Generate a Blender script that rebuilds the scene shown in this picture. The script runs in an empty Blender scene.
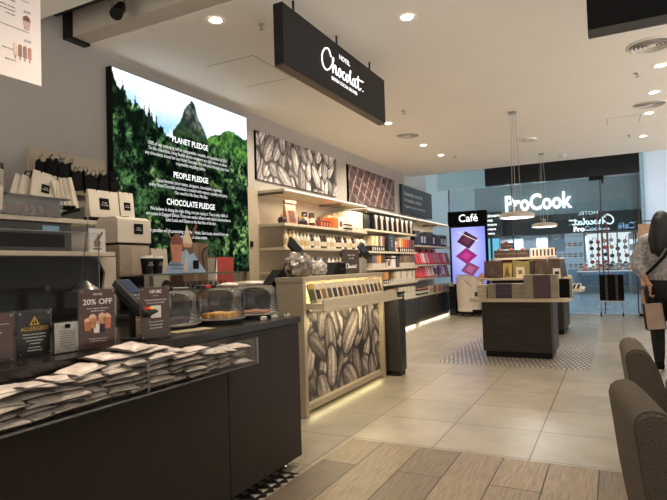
import bpy, bmesh, math, random
import numpy as np
from mathutils import Vector, Matrix

R = random.Random(7)
PI = math.pi
SC = bpy.context.scene
COL = SC.collection

# ------------------------------------------------------------------ colours and materials
def lin(c):
    c /= 255.0
    return c / 12.92 if c <= 0.04045 else ((c + 0.055) / 1.055) ** 2.4

def C(r, g, b):
    return (lin(r), lin(g), lin(b), 1.0)

MATS = {}

def new_mat(name):
    m = bpy.data.materials.new(name)
    m.use_nodes = True
    nt = m.node_tree
    for n in list(nt.nodes):
        nt.nodes.remove(n)
    out = nt.nodes.new('ShaderNodeOutputMaterial')
    return m, nt, out

def pm(name, col, rough=0.5, metal=0.0, var=0.12, scale=12.0, bump=0.0, bscale=60.0, stretch=None, emit=None, estr=0.0, coat=0.0, spec=0.5):
    """principled material whose colour wanders a little with noise"""
    if name in MATS:
        return MATS[name]
    m, nt, out = new_mat(name)
    b = nt.nodes.new('ShaderNodeBsdfPrincipled')
    nt.links.new(b.outputs[0], out.inputs[0])
    tc = nt.nodes.new('ShaderNodeTexCoord')
    mp = nt.nodes.new('ShaderNodeMapping')
    if stretch:
        mp.inputs['Scale'].default_value = stretch
    nt.links.new(tc.outputs['Object'], mp.inputs[0])
    nz = nt.nodes.new('ShaderNodeTexNoise')
    nz.inputs['Scale'].default_value = scale
    nz.inputs['Detail'].default_value = 4
    nt.links.new(mp.outputs[0], nz.inputs['Vector'])
    rp = nt.nodes.new('ShaderNodeValToRGB')
    rp.color_ramp.elements[0].position = 0.3
    rp.color_ramp.elements[1].position = 0.7
    rp.color_ramp.elements[0].color = tuple(v * (1 - var) for v in col[:3]) + (1,)
    rp.color_ramp.elements[1].color = tuple(min(1, v * (1 + var)) for v in col[:3]) + (1,)
    nt.links.new(nz.outputs['Fac'], rp.inputs[0])
    nt.links.new(rp.outputs[0], b.inputs['Base Color'])
    b.inputs['Roughness'].default_value = rough
    b.inputs['Metallic'].default_value = metal
    b.inputs['Specular IOR Level'].default_value = spec
    b.inputs['Coat Weight'].default_value = coat
    if bump:
        n2 = nt.nodes.new('ShaderNodeTexNoise')
        n2.inputs['Scale'].default_value = bscale
        nt.links.new(mp.outputs[0], n2.inputs['Vector'])
        bp = nt.nodes.new('ShaderNodeBump')
        bp.inputs['Strength'].default_value = bump
        bp.inputs['Distance'].default_value = 0.01
        nt.links.new(n2.outputs['Fac'], bp.inputs['Height'])
        nt.links.new(bp.outputs[0], b.inputs['Normal'])
    if emit:
        b.inputs['Emission Color'].default_value = emit
        b.inputs['Emission Strength'].default_value = estr
    MATS[name] = m
    return m

def em(name, col, strength):
    if name in MATS:
        return MATS[name]
    m, nt, out = new_mat(name)
    e = nt.nodes.new('ShaderNodeEmission')
    e.inputs[0].default_value = col
    e.inputs[1].default_value = strength
    nt.links.new(e.outputs[0], out.inputs[0])
    MATS[name] = m
    return m

def glass(name, tint=(0.95, 0.97, 0.97, 1), ior=1.45, haze=0.0, hazecol=(0.9, 0.9, 0.9, 1)):
    """thin clear pane: transmits straight through, mirrors by Fresnel"""
    if name in MATS:
        return MATS[name]
    m, nt, out = new_mat(name)
    t = nt.nodes.new('ShaderNodeBsdfTransparent')
    t.inputs[0].default_value = tint
    g = nt.nodes.new('ShaderNodeBsdfGlossy')
    g.inputs['Roughness'].default_value = 0.04
    f = nt.nodes.new('ShaderNodeFresnel')
    f.inputs[0].default_value = ior
    mx = nt.nodes.new('ShaderNodeMixShader')
    nt.links.new(f.outputs[0], mx.inputs[0])
    nt.links.new(g.outputs[0], mx.inputs[2])
    if haze > 0:
        d = nt.nodes.new('ShaderNodeBsdfDiffuse')
        d.inputs[0].default_value = hazecol
        m2 = nt.nodes.new('ShaderNodeMixShader')
        m2.inputs[0].default_value = haze
        nt.links.new(t.outputs[0], m2.inputs[1])
        nt.links.new(d.outputs[0], m2.inputs[2])
        nt.links.new(m2.outputs[0], mx.inputs[1])
    else:
        nt.links.new(t.outputs[0], mx.inputs[1])
    nt.links.new(mx.outputs[0], out.inputs[0])
    MATS[name] = m
    return m

def attr_mat(name, emission=0.0, rough=0.6):
    """a printed picture: the colours come from the mesh's own colour attribute"""
    m, nt, out = new_mat(name)
    a = nt.nodes.new('ShaderNodeAttribute')
    a.attribute_name = 'Col'
    if emission > 0:
        e = nt.nodes.new('ShaderNodeEmission')
        e.inputs[1].default_value = emission
        nt.links.new(a.outputs['Color'], e.inputs[0])
        nt.links.new(e.outputs[0], out.inputs[0])
    else:
        b = nt.nodes.new('ShaderNodeBsdfPrincipled')
        b.inputs['Roughness'].default_value = rough
        nt.links.new(a.outputs['Color'], b.inputs['Base Color'])
        nt.links.new(b.outputs[0], out.inputs[0])
    return m

def brick_mat(name, c1, c2, mortar, bw, rh, off, msize, rough, origin=(0, 0, 0), rot=0.0, cloud=0.35, cscale=3.0, grain=None, bump=0.3):
    m, nt, out = new_mat(name)
    b = nt.nodes.new('ShaderNodeBsdfPrincipled')
    nt.links.new(b.outputs[0], out.inputs[0])
    tc = nt.nodes.new('ShaderNodeTexCoord')
    mp = nt.nodes.new('ShaderNodeMapping')
    mp.vector_type = 'TEXTURE'
    mp.inputs['Location'].default_value = origin
    mp.inputs['Rotation'].default_value = (0, 0, rot)
    nt.links.new(tc.outputs['Object'], mp.inputs[0])
    br = nt.nodes.new('ShaderNodeTexBrick')
    br.offset = off
    br.squash = 1.0
    br.inputs['Color1'].default_value = c1
    br.inputs['Color2'].default_value = c2
    br.inputs['Mortar'].default_value = mortar
    br.inputs['Scale'].default_value = 1.0
    br.inputs['Mortar Size'].default_value = msize
    br.inputs['Mortar Smooth'].default_value = 0.1
    br.inputs['Brick Width'].default_value = bw
    br.inputs['Row Height'].default_value = rh
    nt.links.new(mp.outputs[0], br.inputs['Vector'])
    nz = nt.nodes.new('ShaderNodeTexNoise')
    nz.inputs['Scale'].default_value = cscale
    nz.inputs['Detail'].default_value = 7
    nz.inputs['Roughness'].default_value = 0.65
    if grain:
        mg = nt.nodes.new('ShaderNodeMapping')
        mg.inputs['Scale'].default_value = grain
        nt.links.new(mp.outputs[0], mg.inputs[0])
        nt.links.new(mg.outputs[0], nz.inputs['Vector'])
    else:
        nt.links.new(mp.outputs[0], nz.inputs['Vector'])
    mr = nt.nodes.new('ShaderNodeMapRange')
    mr.inputs[1].default_value = 0.3
    mr.inputs[2].default_value = 0.7
    mr.inputs[3].default_value = 1 - cloud
    mr.inputs[4].default_value = 1 + cloud * 0.6
    nt.links.new(nz.outputs['Fac'], mr.inputs[0])
    mul = nt.nodes.new('ShaderNodeMix')
    mul.data_type = 'RGBA'
    mul.blend_type = 'MULTIPLY'
    mul.inputs[0].default_value = 1.0
    nt.links.new(br.outputs['Color'], mul.inputs[6])
    nt.links.new(mr.outputs[0], mul.inputs[7])
    nt.links.new(mul.outputs[2], b.inputs['Base Color'])
    b.inputs['Roughness'].default_value = rough
    bp = nt.nodes.new('ShaderNodeBump')
    bp.inputs['Strength'].default_value = bump
    bp.inputs['Distance'].default_value = 0.004
    bp.invert = True
    nt.links.new(br.outputs['Fac'], bp.inputs['Height'])
    nt.links.new(bp.outputs[0], b.inputs['Normal'])
    return m

# ------------------------------------------------------------------ mesh builder
class MB:
    def __init__(s):
        s.bm = bmesh.new()
        s.mi = 0

    def _face(s, vs):
        try:
            f = s.bm.faces.new(vs)
            f.material_index = s.mi
            return f
        except ValueError:
            return None

    def box(s, x0, x1, y0, y1, z0, z1, bev=0.0, M=None, seg=2):
        pts = [(x0, y0, z0), (x1, y0, z0), (x1, y1, z0), (x0, y1, z0), (x0, y0, z1), (x1, y0, z1), (x1, y1, z1), (x0, y1, z1)]
        v = [s.bm.verts.new((M @ Vector(p)) if M else p) for p in pts]
        fs = [s._face([v[i] for i in q]) for q in ((0, 3, 2, 1), (4, 5, 6, 7), (0, 1, 5, 4), (1, 2, 6, 5), (2, 3, 7, 6), (3, 0, 4, 7))]
        if bev > 0:
            es = set(e for f in fs for e in f.edges)
            r = bmesh.ops.bevel(s.bm, geom=list(es), offset=bev, segments=seg, affect='EDGES', profile=0.5)
            for f in r['faces']:
                f.material_index = s.mi
        return s

    def ring(s, c, ax, r, n, up=None):
        ax = Vector(ax).normalized()
        ref = Vector((0, 0, 1)) if abs(ax.z) < 0.9 else Vector((1, 0, 0))
        a = ax.cross(ref).normalized()
        b = ax.cross(a)
        return [s.bm.verts.new(Vector(c) + a * (r * math.cos(2 * PI * k / n)) + b * (r * math.sin(2 * PI * k / n))) for k in range(n)]

    def cyl(s, p0, p1, r0, r1=None, n=16, cap=True):
        r1 = r0 if r1 is None else r1
        d = Vector(p1) - Vector(p0)
        A = s.ring(p0, d, r0, n)
        B = s.ring(p1, d, r1, n)
        for k in range(n):
            s._face([A[k], B[k], B[(k + 1) % n], A[(k + 1) % n]])
        if cap:
            s._face(A)
            s._face(B[::-1])
        return s

    def tube(s, pts, r, n=8, closed=False):
        pts = [Vector(p) for p in pts]
        rings = []
        prev = None
        for i, p in enumerate(pts):
            if closed:
                d = pts[(i + 1) % len(pts)] - pts[i - 1]
            else:
                d = pts[min(i + 1, len(pts) - 1)] - pts[max(i - 1, 0)]
            d.normalize()
            if prev is None:
                ref = Vector((0, 0, 1)) if abs(d.z) < 0.9 else Vector((1, 0, 0))
                a = d.cross(ref).normalized()
            else:
                a = (prev - d * prev.dot(d)).normalized()
            prev = a
            b = d.cross(a)
            rr = r[i] if isinstance(r, (list, tuple)) else r
            rings.append([s.bm.verts.new(p + a * (rr * math.cos(2 * PI * k / n)) + b * (rr * math.sin(2 * PI * k / n))) for k in range(n)])
        m = len(rings)
        for i in range(m if closed else m - 1):
            A, B = rings[i], rings[(i + 1) % m]
            for k in range(n):
                s._face([A[k], A[(k + 1) % n], B[(k + 1) % n], B[k]])
        if not closed:
            s._face(rings[0][::-1])
            s._face(rings[-1])
        return s

    def lathe(s, prof, n=24, c=(0, 0, 0), sx=1.0, sy=1.0):
        rings = []
        for r, z in prof:
            if r <= 1e-6:
                rings.append([s.bm.verts.new((c[0], c[1], c[2] + z))])
            else:
                rings.append([s.bm.verts.new((c[0] + sx * r * math.cos(2 * PI * k / n), c[1] + sy * r * math.sin(2 * PI * k / n), c[2] + z)) for k in range(n)])
        for A, B in zip(rings, rings[1:]):
            for k in range(n):
                k2 = (k + 1) % n
                if len(A) == 1 and len(B) == 1:
                    continue
                if len(A) == 1:
                    s._face([A[0], B[k2], B[k]])
                elif len(B) == 1:
                    s._face([A[k], A[k2], B[0]])
                else:
                    s._face([A[k], A[k2], B[k2], B[k]])
        return s

    def prism(s, poly, axis, a, b):
        """polygon (2-D) pushed along an axis: 'x' -> (y,z), 'y' -> (x,z), 'z' -> (x,y)"""
        def P(p, t):
            return {'x': (t, p[0], p[1]), 'y': (p[0], t, p[1]), 'z': (p[0], p[1], t)}[axis]
        A = [s.bm.verts.new(P(p, a)) for p in poly]
        B = [s.bm.verts.new(P(p, b)) for p in poly]
        n = len(poly)
        s._face(A)
        s._face(B[::-1])
        for k in range(n):
            s._face([A[k], B[k], B[(k + 1) % n], A[(k + 1) % n]])
        return s

    def ball(s, c, r, sx=1, sy=1, sz=1, n=16, m=10, M=None):
        prof = [(r * math.sin(PI * i / m), -r * math.cos(PI * i / m)) for i in range(m + 1)]
        st = len(s.bm.verts)
        rings = []
        def T(x, y, z):
            p = Vector((x * sx, y * sy, z * sz))
            if M:
                p = M @ p
            return p + Vector(c)
        for rr, z in prof:
            if rr < 1e-6:
                rings.append([s.bm.verts.new(T(0, 0, z))])
            else:
                rings.append([s.bm.verts.new(T(rr * math.cos(2 * PI * k / n), rr * math.sin(2 * PI * k / n), z)) for k in range(n)])
        for A, B in zip(rings, rings[1:]):
            for k in range(n):
                k2 = (k + 1) % n
                if len(A) == 1:
                    s._face([A[0], B[k2], B[k]])
                elif len(B) == 1:
                    s._face([A[k], A[k2], B[0]])
                else:
                    s._face([A[k], A[k2], B[k2], B[k]])
        return s

    def quad(s, a, b, c, d):
        s._face([s.bm.verts.new(p) for p in (a, b, c, d)])
        return s

    def mesh(s, name, mat, smooth=False):
        bmesh.ops.recalc_face_normals(s.bm, faces=s.bm.faces[:])
        me = bpy.data.meshes.new(name)
        s.bm.to_mesh(me)
        s.bm.free()
        for mm in (mat if isinstance(mat, (list, tuple)) else [mat]):
            me.materials.append(mm)
        if smooth:
            for p in me.polygons:
                p.use_smooth = True
            try:
                me.set_sharp_from_angle(angle=math.radians(40))
            except Exception:
                pass
        return me

def B(*a, **k):
    return MB().box(*a, **k)

# ------------------------------------------------------------------ objects, parts, things
def link(name, data, parent=None, loc=None, rot=None):
    o = bpy.data.objects.new(name, data)
    COL.objects.link(o)
    if parent:
        o.parent = parent
    if loc is not None:
        o.location = loc
    if rot is not None:
        o.rotation_euler = rot
    return o

def tag(o, label, cat, group=None, kind=None):
    o['label'] = label
    o['category'] = cat
    if group:
        o['group'] = group
    if kind:
        o['kind'] = kind
    return o

def struct(name, mb, mat, parent=None, smooth=False):
    o = link(name, mb.mesh(name, mat, smooth), parent)
    if parent is None:
        o['kind'] = 'structure'
    return o

# a part is (name, data, subparts, loc, rot, label)
def P(name, mb, mat, subs=(), smooth=False, loc=None, rot=None, label=None):
    return (name, mb.mesh(name, mat, smooth) if isinstance(mb, MB) else mb, list(subs), loc, rot, label)

def to_mesh(name, cu, sx=1.0):
    tmp = bpy.data.objects.new(name + '_tmp', cu)
    COL.objects.link(tmp)
    me = bpy.data.meshes.new_from_object(tmp)
    bpy.data.objects.remove(tmp)
    if sx != 1.0:
        me.transform(Matrix.Diagonal((sx, 1, 1, 1)))
    me.name = name
    return me

def T(name, body, size, mat, loc, rot=(PI / 2, 0, 0), align='CENTER', ext=0.0004, sx=1.0, bold=0.0, space=1.0, label=None):
    cu = bpy.data.curves.new(name, 'FONT')
    cu.body = body
    cu.size = size
    cu.align_x = align
    cu.align_y = 'CENTER'
    cu.extrude = ext
    cu.offset = bold
    cu.space_line = space
    cu.resolution_u = 3
    cu.materials.append(mat)
    return (name, to_mesh(name, cu, sx), [], loc, rot, label)

def add_part(p, parent):
    o = link(p[0], p[1], parent, p[3], p[4])
    if p[5]:
        o['label'] = p[5]
    for q in p[2]:
        add_part(q, o)
    return o

def thing(name, label, cat, parts, loc=(0, 0, 0), rz=0.0, group=None, rx=0.0, ry=0.0):
    o = link(name, None, None, loc, (rx, ry, rz))
    o.empty_display_size = 0.05
    tag(o, label, cat, group)
    for p in parts:
        add_part(p, o)
    return o

def solo(name, label, cat, mb, mat, loc=(0, 0, 0), rz=0.0, group=None, rx=0.0, ry=0.0, smooth=False):
    me = mb if not isinstance(mb, MB) else mb.mesh(name, mat, smooth)
    o = link(name, me, None, loc, (rx, ry, rz))
    return tag(o, label, cat, group)

CACHE = {}
def cached(key, fn):
    if key not in CACHE:
        CACHE[key] = fn()
    return CACHE[key]

ORD = ['first', 'second', 'third', 'fourth', 'fifth', 'sixth', 'seventh', 'eighth', 'ninth', 'tenth', 'eleventh', 'twelfth', 'thirteenth',
       'fourteenth', 'fifteenth', 'sixteenth', 'seventeenth', 'eighteenth', 'nineteenth', 'twentieth', 'twenty-first', 'twenty-second', 'twenty-third', 'twenty-fourth']

def crv(name, strokes, r, mat, loc, rot, scale=1.0, flip=False):
    """handwritten strokes (lists of 2-D points) as a round-nibbed line"""
    cu = bpy.data.curves.new(name, 'CURVE')
    cu.dimensions = '3D'
    cu.bevel_depth = r
    cu.bevel_resolution = 2
    cu.use_fill_caps = True
    for st in strokes:
        pts = []
        n = len(st)
        for i in range(n - 1):
            p0, p1, p2, p3 = st[max(i - 1, 0)], st[i], st[i + 1], st[min(i + 2, n - 1)]
            for k in range(5):
                t = k / 5.0
                pts.append(tuple(0.5 * ((2 * p1[j]) + (-p0[j] + p2[j]) * t + (2 * p0[j] - 5 * p1[j] + 4 * p2[j] - p3[j]) * t * t + (-p0[j] + 3 * p1[j] - 3 * p2[j] + p3[j]) * t ** 3) for j in (0, 1)))
        pts.append(st[-1])
        sp = cu.splines.new('POLY')
        sp.points.add(len(pts) - 1)
        for q, (x, y) in zip(sp.points, pts):
            q.co = ((-x if flip else x) * scale, y * scale, 0, 1)
    cu.materials.append(mat)
    return (name, to_mesh(name, cu), [], loc, rot, None)

def picture(name, img, w, h, mat, lift=0.0):
    """img[row from top][col] linear rgb -> grid mesh, faces -Y, base centre at the origin"""
    H, W = img.shape[:2]
    me = bpy.data.meshes.new(name)
    xs = np.linspace(-w / 2, w / 2, W)
    zs = np.linspace(h, 0, H)
    X, Z = np.meshgrid(xs, zs)
    co = np.stack([X, np.full_like(X, -lift), Z], -1).reshape(-1, 3)
    idx = np.arange(H * W).reshape(H, W)
    f = np.stack([idx[1:, :-1], idx[1:, 1:], idx[:-1, 1:], idx[:-1, :-1]], -1).reshape(-1, 4)
    me.from_pydata(co.tolist(), [], f.tolist())
    at = me.color_attributes.new('Col', 'FLOAT_COLOR', 'POINT')
    rgba = np.concatenate([img.reshape(-1, 3), np.ones((H * W, 1))], 1).astype(np.float32)
    at.data.foreach_set('color', rgba.ravel())
    me.materials.append(mat)
    return me

# ------------------------------------------------------------------ common materials
M_ = dict(
    black=pm('black_lacquer', C(20, 19, 18), 0.4, var=0.15, spec=0.25),
    blackmatte=pm('black_matt', C(15, 14, 14), 0.75, var=0.2, spec=0.15),
    charcoal=pm('charcoal_board', C(34, 31, 28), 0.5, var=0.1, spec=0.25),
    counter=pm('counter_brown', C(48, 40, 35), 0.45, var=0.06, scale=4, spec=0.3),
    slab=pm('counter_slab', C(34, 30, 27), 0.2, var=0.2, scale=80),
    wood=pm('pale_wood', C(178, 163, 140), 0.5, var=0.1, scale=6, stretch=(1.5, 1.5, 14)),
    woodh=pm('pale_wood_long', C(178, 163, 140), 0.5, var=0.1, scale=6, stretch=(12, 1.2, 12)),
    shelf=pm('shelf_board', C(205, 192, 166), 0.5, var=0.06, scale=5, stretch=(10, 1, 10)),
    dwood=pm('dark_ribbed_wood', C(40, 36, 31), 0.5, var=0.75, scale=4, stretch=(0.8, 0.8, 22)),
    cream=pm('cream_card', C(214, 200, 178), 0.6, var=0.05),
    white=pm('white_card', C(232, 226, 218), 0.6, var=0.03),
    kraft=pm('kraft_card', C(150, 122, 96), 0.7, var=0.08),
    metal=pm('brushed_metal', C(170, 168, 164), 0.28, 1.0, var=0.06),
    chrome=pm('chrome', C(228, 228, 228), 0.35, 0.85, var=0.02),
    brown=pm('sign_brown', C(104, 72, 62), 0.55, var=0.06),
    gold=pm('gold_ink', C(206, 166, 74), 0.45, 0.2, var=0.06),
    ink=pm('white_ink', C(236, 232, 226), 0.6, var=0.02),
    dink=pm('dark_ink', C(60, 54, 50), 0.6, var=0.05),
    red=pm('red_card', C(196, 42, 40), 0.5, var=0.1),
    orange=pm('orange_card', C(222, 96, 34), 0.5, var=0.08),
    lilac=pm('lilac_card', C(176, 158, 186), 0.5, var=0.1),
    choc=pm('chocolate', C(70, 40, 28), 0.4, var=0.2),
    clear=glass('clear_glass', (0.93, 0.95, 0.95, 1), 1.45, 0.02),
    acrylic=glass('clear_acrylic', (0.96, 0.96, 0.95, 1), 1.2, 0.008, (0.8, 0.78, 0.74, 1)),
    frost=glass('cloudy_plastic', (0.86, 0.86, 0.84, 1), 1.35, 0.17, (0.82, 0.81, 0.8, 1)),
    pane=glass('shopfront_glass', (0.86, 0.91, 0.91, 1), 1.25, 0.03, (0.5, 0.62, 0.66, 1)),
    litw=em('lit_white', (1, 0.98, 0.95, 1), 1.8),
)
# ================================================================== THE SETTING
m_tile = brick_mat('floor_tile', C(160, 150, 134), C(146, 137, 122), C(84, 76, 66), 0.612, 0.607, 0.0, 0.0045, 0.32, origin=(-0.512, 3.575, 0), cloud=0.27, cscale=2.2)
m_plank = brick_mat('floor_plank', C(142, 125, 104), C(104, 91, 77), C(40, 35, 31), 1.25, 0.268, 0.37, 0.004, 0.45, origin=(-0.391, 2.3, 0), rot=PI / 2, cloud=0.45, cscale=5.0, grain=(1.2, 14, 1))
m_mall = brick_mat('mall_floor', C(176, 190, 204), C(164, 180, 196), C(110, 130, 145), 0.9, 0.9, 0.0, 0.004, 0.12, cloud=0.12, cscale=1.0)

def mosaic_mat(name, s, light, dark, thr=0.0):
    m, nt, out = new_mat(name)
    b = nt.nodes.new('ShaderNodeBsdfPrincipled')
    b.inputs['Roughness'].default_value = 0.35
    nt.links.new(b.outputs[0], out.inputs[0])
    tc = nt.nodes.new('ShaderNodeTexCoord')
    mp = nt.nodes.new('ShaderNodeMapping')
    mp.inputs['Scale'].default_value = (s, s, s)
    nt.links.new(tc.outputs['Object'], mp.inputs[0])
    w1 = nt.nodes.new('ShaderNodeTexVoronoi')
    w1.feature = 'F1'
    w1.distance = 'CHEBYCHEV'
    w1.inputs['Randomness'].default_value = 0.0
    w1.inputs['Scale'].default_value = 1.0
    nt.links.new(mp.outputs[0], w1.inputs['Vector'])
    rp = nt.nodes.new('ShaderNodeValToRGB')
    rp.color_ramp.interpolation = 'CONSTANT'
    e = rp.color_ramp.elements
    e[0].position = 0.0
    e[0].color = dark
    e[1].position = 0.26
    e[1].color = light
    x = e.new(0.37)
    x.color = dark
    x2 = e.new(0.47)
    x2.color = light
    nt.links.new(w1.outputs['Distance'], rp.inputs[0])
    nt.links.new(rp.outputs[0], b.inputs['Base Color'])
    return m

m_mos = brick_mat('floor_mosaic', C(196, 189, 176), C(168, 161, 150), C(66, 62, 58), 0.056, 0.105, 0.5, 0.0125, 0.35, origin=(-2.0, 6.66, 0), cloud=0.1, bump=0.1)
m_triangle = pm('floor_black_tile', C(30, 28, 27), 0.3, var=0.2, scale=30)
m_wtile = pm('floor_white_tile', C(214, 206, 190), 0.3, var=0.05)

fl = MB()
def rect(mb, x0, x1, y0, y1, z=0.0, mi=0):
    mb.mi = mi
    mb.quad((x0, y0, z), (x1, y0, z), (x1, y1, z), (x0, y1, z))
XW, XE = -4.05, 3.6
rect(fl, XW, -1.70, -2.0, 2.83, 0, 3)          # black mosaic under the counter
rect(fl, -1.70, XE, -2.0, 3.55, 0, 1)          # planks
rect(fl, XW, -1.70, 2.83, 3.55, 0, 0)
rect(fl, XW, XE, 3.55, 6.66, 0, 0)
rect(fl, XW, -2.0, 6.66, 11.5, 0, 0)
rect(fl, -2.0, -0.27, 6.66, 11.5, 0, 2)        # patterned field under the gift tables
rect(fl, -0.27, XE, 6.66, 11.5, 0, 0)
rect(fl, XW, XE, 11.5, 13.55, 0, 0)
rect(fl, -12.0, 9.0, 13.55, 30.0, 0, 4)
o = link('floor', fl.mesh('floor', [m_tile, m_plank, m_mos, m_triangle, m_mall]))
o['kind'] = 'structure'
tr = MB()
for k in range(34):
    y = 0.4 + k * 0.0715
    tr.prism([(-1.70, y), (-1.70, y + 0.07), (-1.735, y + 0.035)], 'z', 0.0005, 0.0015)
for i in range(5):
    for k in range(30):
        y = 0.5 + k * 0.0775
        x = -1.755 - i * 0.075
        tr.prism([(x, y), (x, y + 0.05), (x - 0.06, y + 0.03)], 'z', 0.0005, 0.0012)
struct('floor_inlay', tr, [pm('inlay_tile', C(150, 142, 132), 0.35, var=0.3, scale=20)])

m_ceil = pm('ceiling_paint', C(236, 228, 216), 0.85, var=0.015, scale=2)
m_wall = pm('wall_paint', C(172, 165, 158), 0.8, var=0.03, scale=2)
m_col = pm('column_paint', C(196, 194, 192), 0.6, var=0.02, scale=2)
ce = MB()
ce.box(XW - 0.1, XE, 3.27, 11.9, 3.22, 3.36)
ce.box(XW - 0.1, XE, -2.0, 2.75, 3.22, 3.36)
ce.box(XW - 0.1, XE, 2.6, 3.4, 3.62, 3.70)
ce.box(XW - 0.1, XE, 2.69, 2.75, 3.36, 3.62)
ce.box(XW - 0.1, XE, 3.27, 3.33, 3.36, 3.62)
struct('ceiling', ce, m_ceil)
# slot with the track: boxed beam with a dark end
bm_ = MB()
bm_.box(-3.97, 2.5, 3.09, 3.262, 3.222, 3.44)
o = struct('trim_1', bm_, pm('beam_panel', C(186, 174, 158), 0.7, var=0.03))
part_ = B(-4.045, -3.971, 3.05, 3.262, 3.2, 3.46)
struct('beam_end', part_, M_['black'], o)
part_ = B(-4.045, 2.5, 2.98, 3.262, 3.461, 3.60)
struct('beam_edge', part_, M_['black'], o)
# hatch line in the ceiling
hl = MB()
for a, b in (((-3.47, 4.2), (-2.92, 4.2)), ((-2.92, 4.2), (-2.92, 4.9)), ((-2.92, 4.9), (-3.5, 4.9))):
    hl.box(min(a[0], b[0]) - 0.003, max(a[0], b[0]) + 0.003, min(a[1], b[1]) - 0.003, max(a[1], b[1]) + 0.003, 3.2185, 3.2205)
for a, b in (((0.0, 8.75), (0.42, 8.75)), ((0.42, 8.75), (0.42, 9.2)), ((0.0, 8.75), (0.0, 9.2))):
    hl.box(min(a[0], b[0]) - 0.003, max(a[0], b[0]) + 0.003, min(a[1], b[1]) - 0.003, max(a[1], b[1]) + 0.003, 3.2185, 3.2205)
struct('trim_2', hl, pm('hatch_gap', C(130, 118, 104), 0.8))

wl = MB()
wl.box(XW - 0.15, XW, -2.0, 11.5, 0, 3.70)
struct('wall_left', wl, m_wall)
cl = MB()
cl.box(XW - 0.5, XW + 0.001, 11.5, 13.0, 0, 4.6)
cl.lathe([(0.3, 0), (0.3, 4.6), (0, 4.6)], 32, (XW - 0.3, 13.0, 0))
struct('wall_column', cl, m_col, smooth=True)

# ---- shop front glazing
fr = MB()
for x in (-3.62, -2.1, -0.2, 0.53):
    fr.box(x - 0.012, x + 0.012, 13.56, 13.6, 0, 3.06)
w = struct('window_1', fr, pm('glazing_post', C(92, 88, 86), 0.35, 0.6))
for x0, x1 in ((-3.6, -2.115), (-2.085, -0.215), (-0.185, 0.515)):
    struct('pane', B(x0, x1, 13.574, 13.586, 0.02, 3.05), M_['pane'], w)
struct('pane', B(-3.78, 0.53, 13.574, 13.586, 3.53, 4.6), M_['pane'], w)
struct('pane', B(-3.9, -2.72, 13.574, 13.586, 3.06, 3.528), M_['pane'], w)
hd = MB()
hd.box(-0.42, -0.12, 13.53, 13.63, 2.98, 3.055, 0.006)
hd.box(-0.17, -0.13, 13.52, 13.64, 2.9, 2.99, 0.004)
struct('door_patch', hd, M_['black'], w)
hb = MB()
hb.tube([(-0.29, 13.5, 0.85), (-0.29, 13.5, 2.2)], 0.012, 10)
hb.tube([(-0.29, 13.5, 1.0), (-0.29, 13.57, 1.0)], 0.008)
hb.tube([(-0.29, 13.5, 2.05), (-0.29, 13.57, 2.05)], 0.008)
hb2 = MB()
hb2.tube([(-0.11, 13.5, 0.85), (-0.11, 13.5, 2.2)], 0.012, 10)
hb2.tube([(-0.11, 13.5, 1.0), (-0.11, 13.57, 1.0)], 0.008)
hb2.tube([(-0.11, 13.5, 2.05), (-0.11, 13.57, 2.05)], 0.008)
m_copper = pm('copper_handle', C(150, 96, 84), 0.3, 0.7)
struct('door_handle', hb, m_copper, w)
struct('door_handle', hb2, m_copper, w)
bh = MB()
bh.box(-2.70, 0.58, 13.5, 13.72, 3.06, 3.525, 0.004)
struct('trim_3', bh, pm('bulkhead_black', C(24, 25, 27), 0.25, var=0.1))

# ---- the mall across the walkway
m_mallwall = pm('mall_wall', C(150, 166, 172), 0.6, var=0.05, scale=1)
m_mallpale = pm('mall_pale', C(206, 212, 218), 0.6, var=0.04, scale=1)
m_fascia = pm('fascia_dark', C(30, 33, 36), 0.35, var=0.1)
mc = MB()
mc.box(-12, 9, 13.9, 24, 5.2, 5.3)
struct('ceiling_mall', mc, m_mallpale)
mw = MB()
mw.box(-12, 9, 22.0, 22.2, 4.15, 5.2)
mw.box(-12, -4.81, 22.0, 22.2, 0, 4.15)
mw.box(-12, 9, 26.0, 26.1, 0, 5.2)
struct('wall_mall', mw, m_mallwall)
mp_ = MB()
mp_.box(1.02, 9, 21.0, 21.2, 0, 5.2)
struct('wall_pale', mp_, m_mallpale)
mg = MB()
mg.box(0.9, 1.01, 20.9, 21.3, 0, 5.2)
struct('trim_4', mg, pm('glass_fin', C(134, 158, 162), 0.2))
# ================================================================== CEILING FIXTURES
LAMPS = []
m_ring = pm('lamp_ring', C(232, 226, 214), 0.4, var=0.02)
m_lens = em('lamp_lens', (1.0, 0.93, 0.82, 1), 14.0)

def downlight(x, y, label, e, group):
    def mk():
        ring = MB().lathe([(0.052, 0.0), (0.068, -0.006), (0.072, 0.0)], 24)
        lens = MB().lathe([(0.0, 0.001), (0.051, 0.001), (0.051, 0.0045), (0.0, 0.0045)], 20)
        cone = MB().lathe([(0.051, 0.0), (0.056, -0.003)], 20)
        return [P('trim_ring', ring, m_ring, smooth=True), P('lamp_lens', lens, m_lens), P('reflector', cone, M_['chrome'])]
    thing('downlight', label, 'light', cached('dl', mk), (x, y, 3.2145), group=group)
    LAMPS.append((x, y, e))

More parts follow.
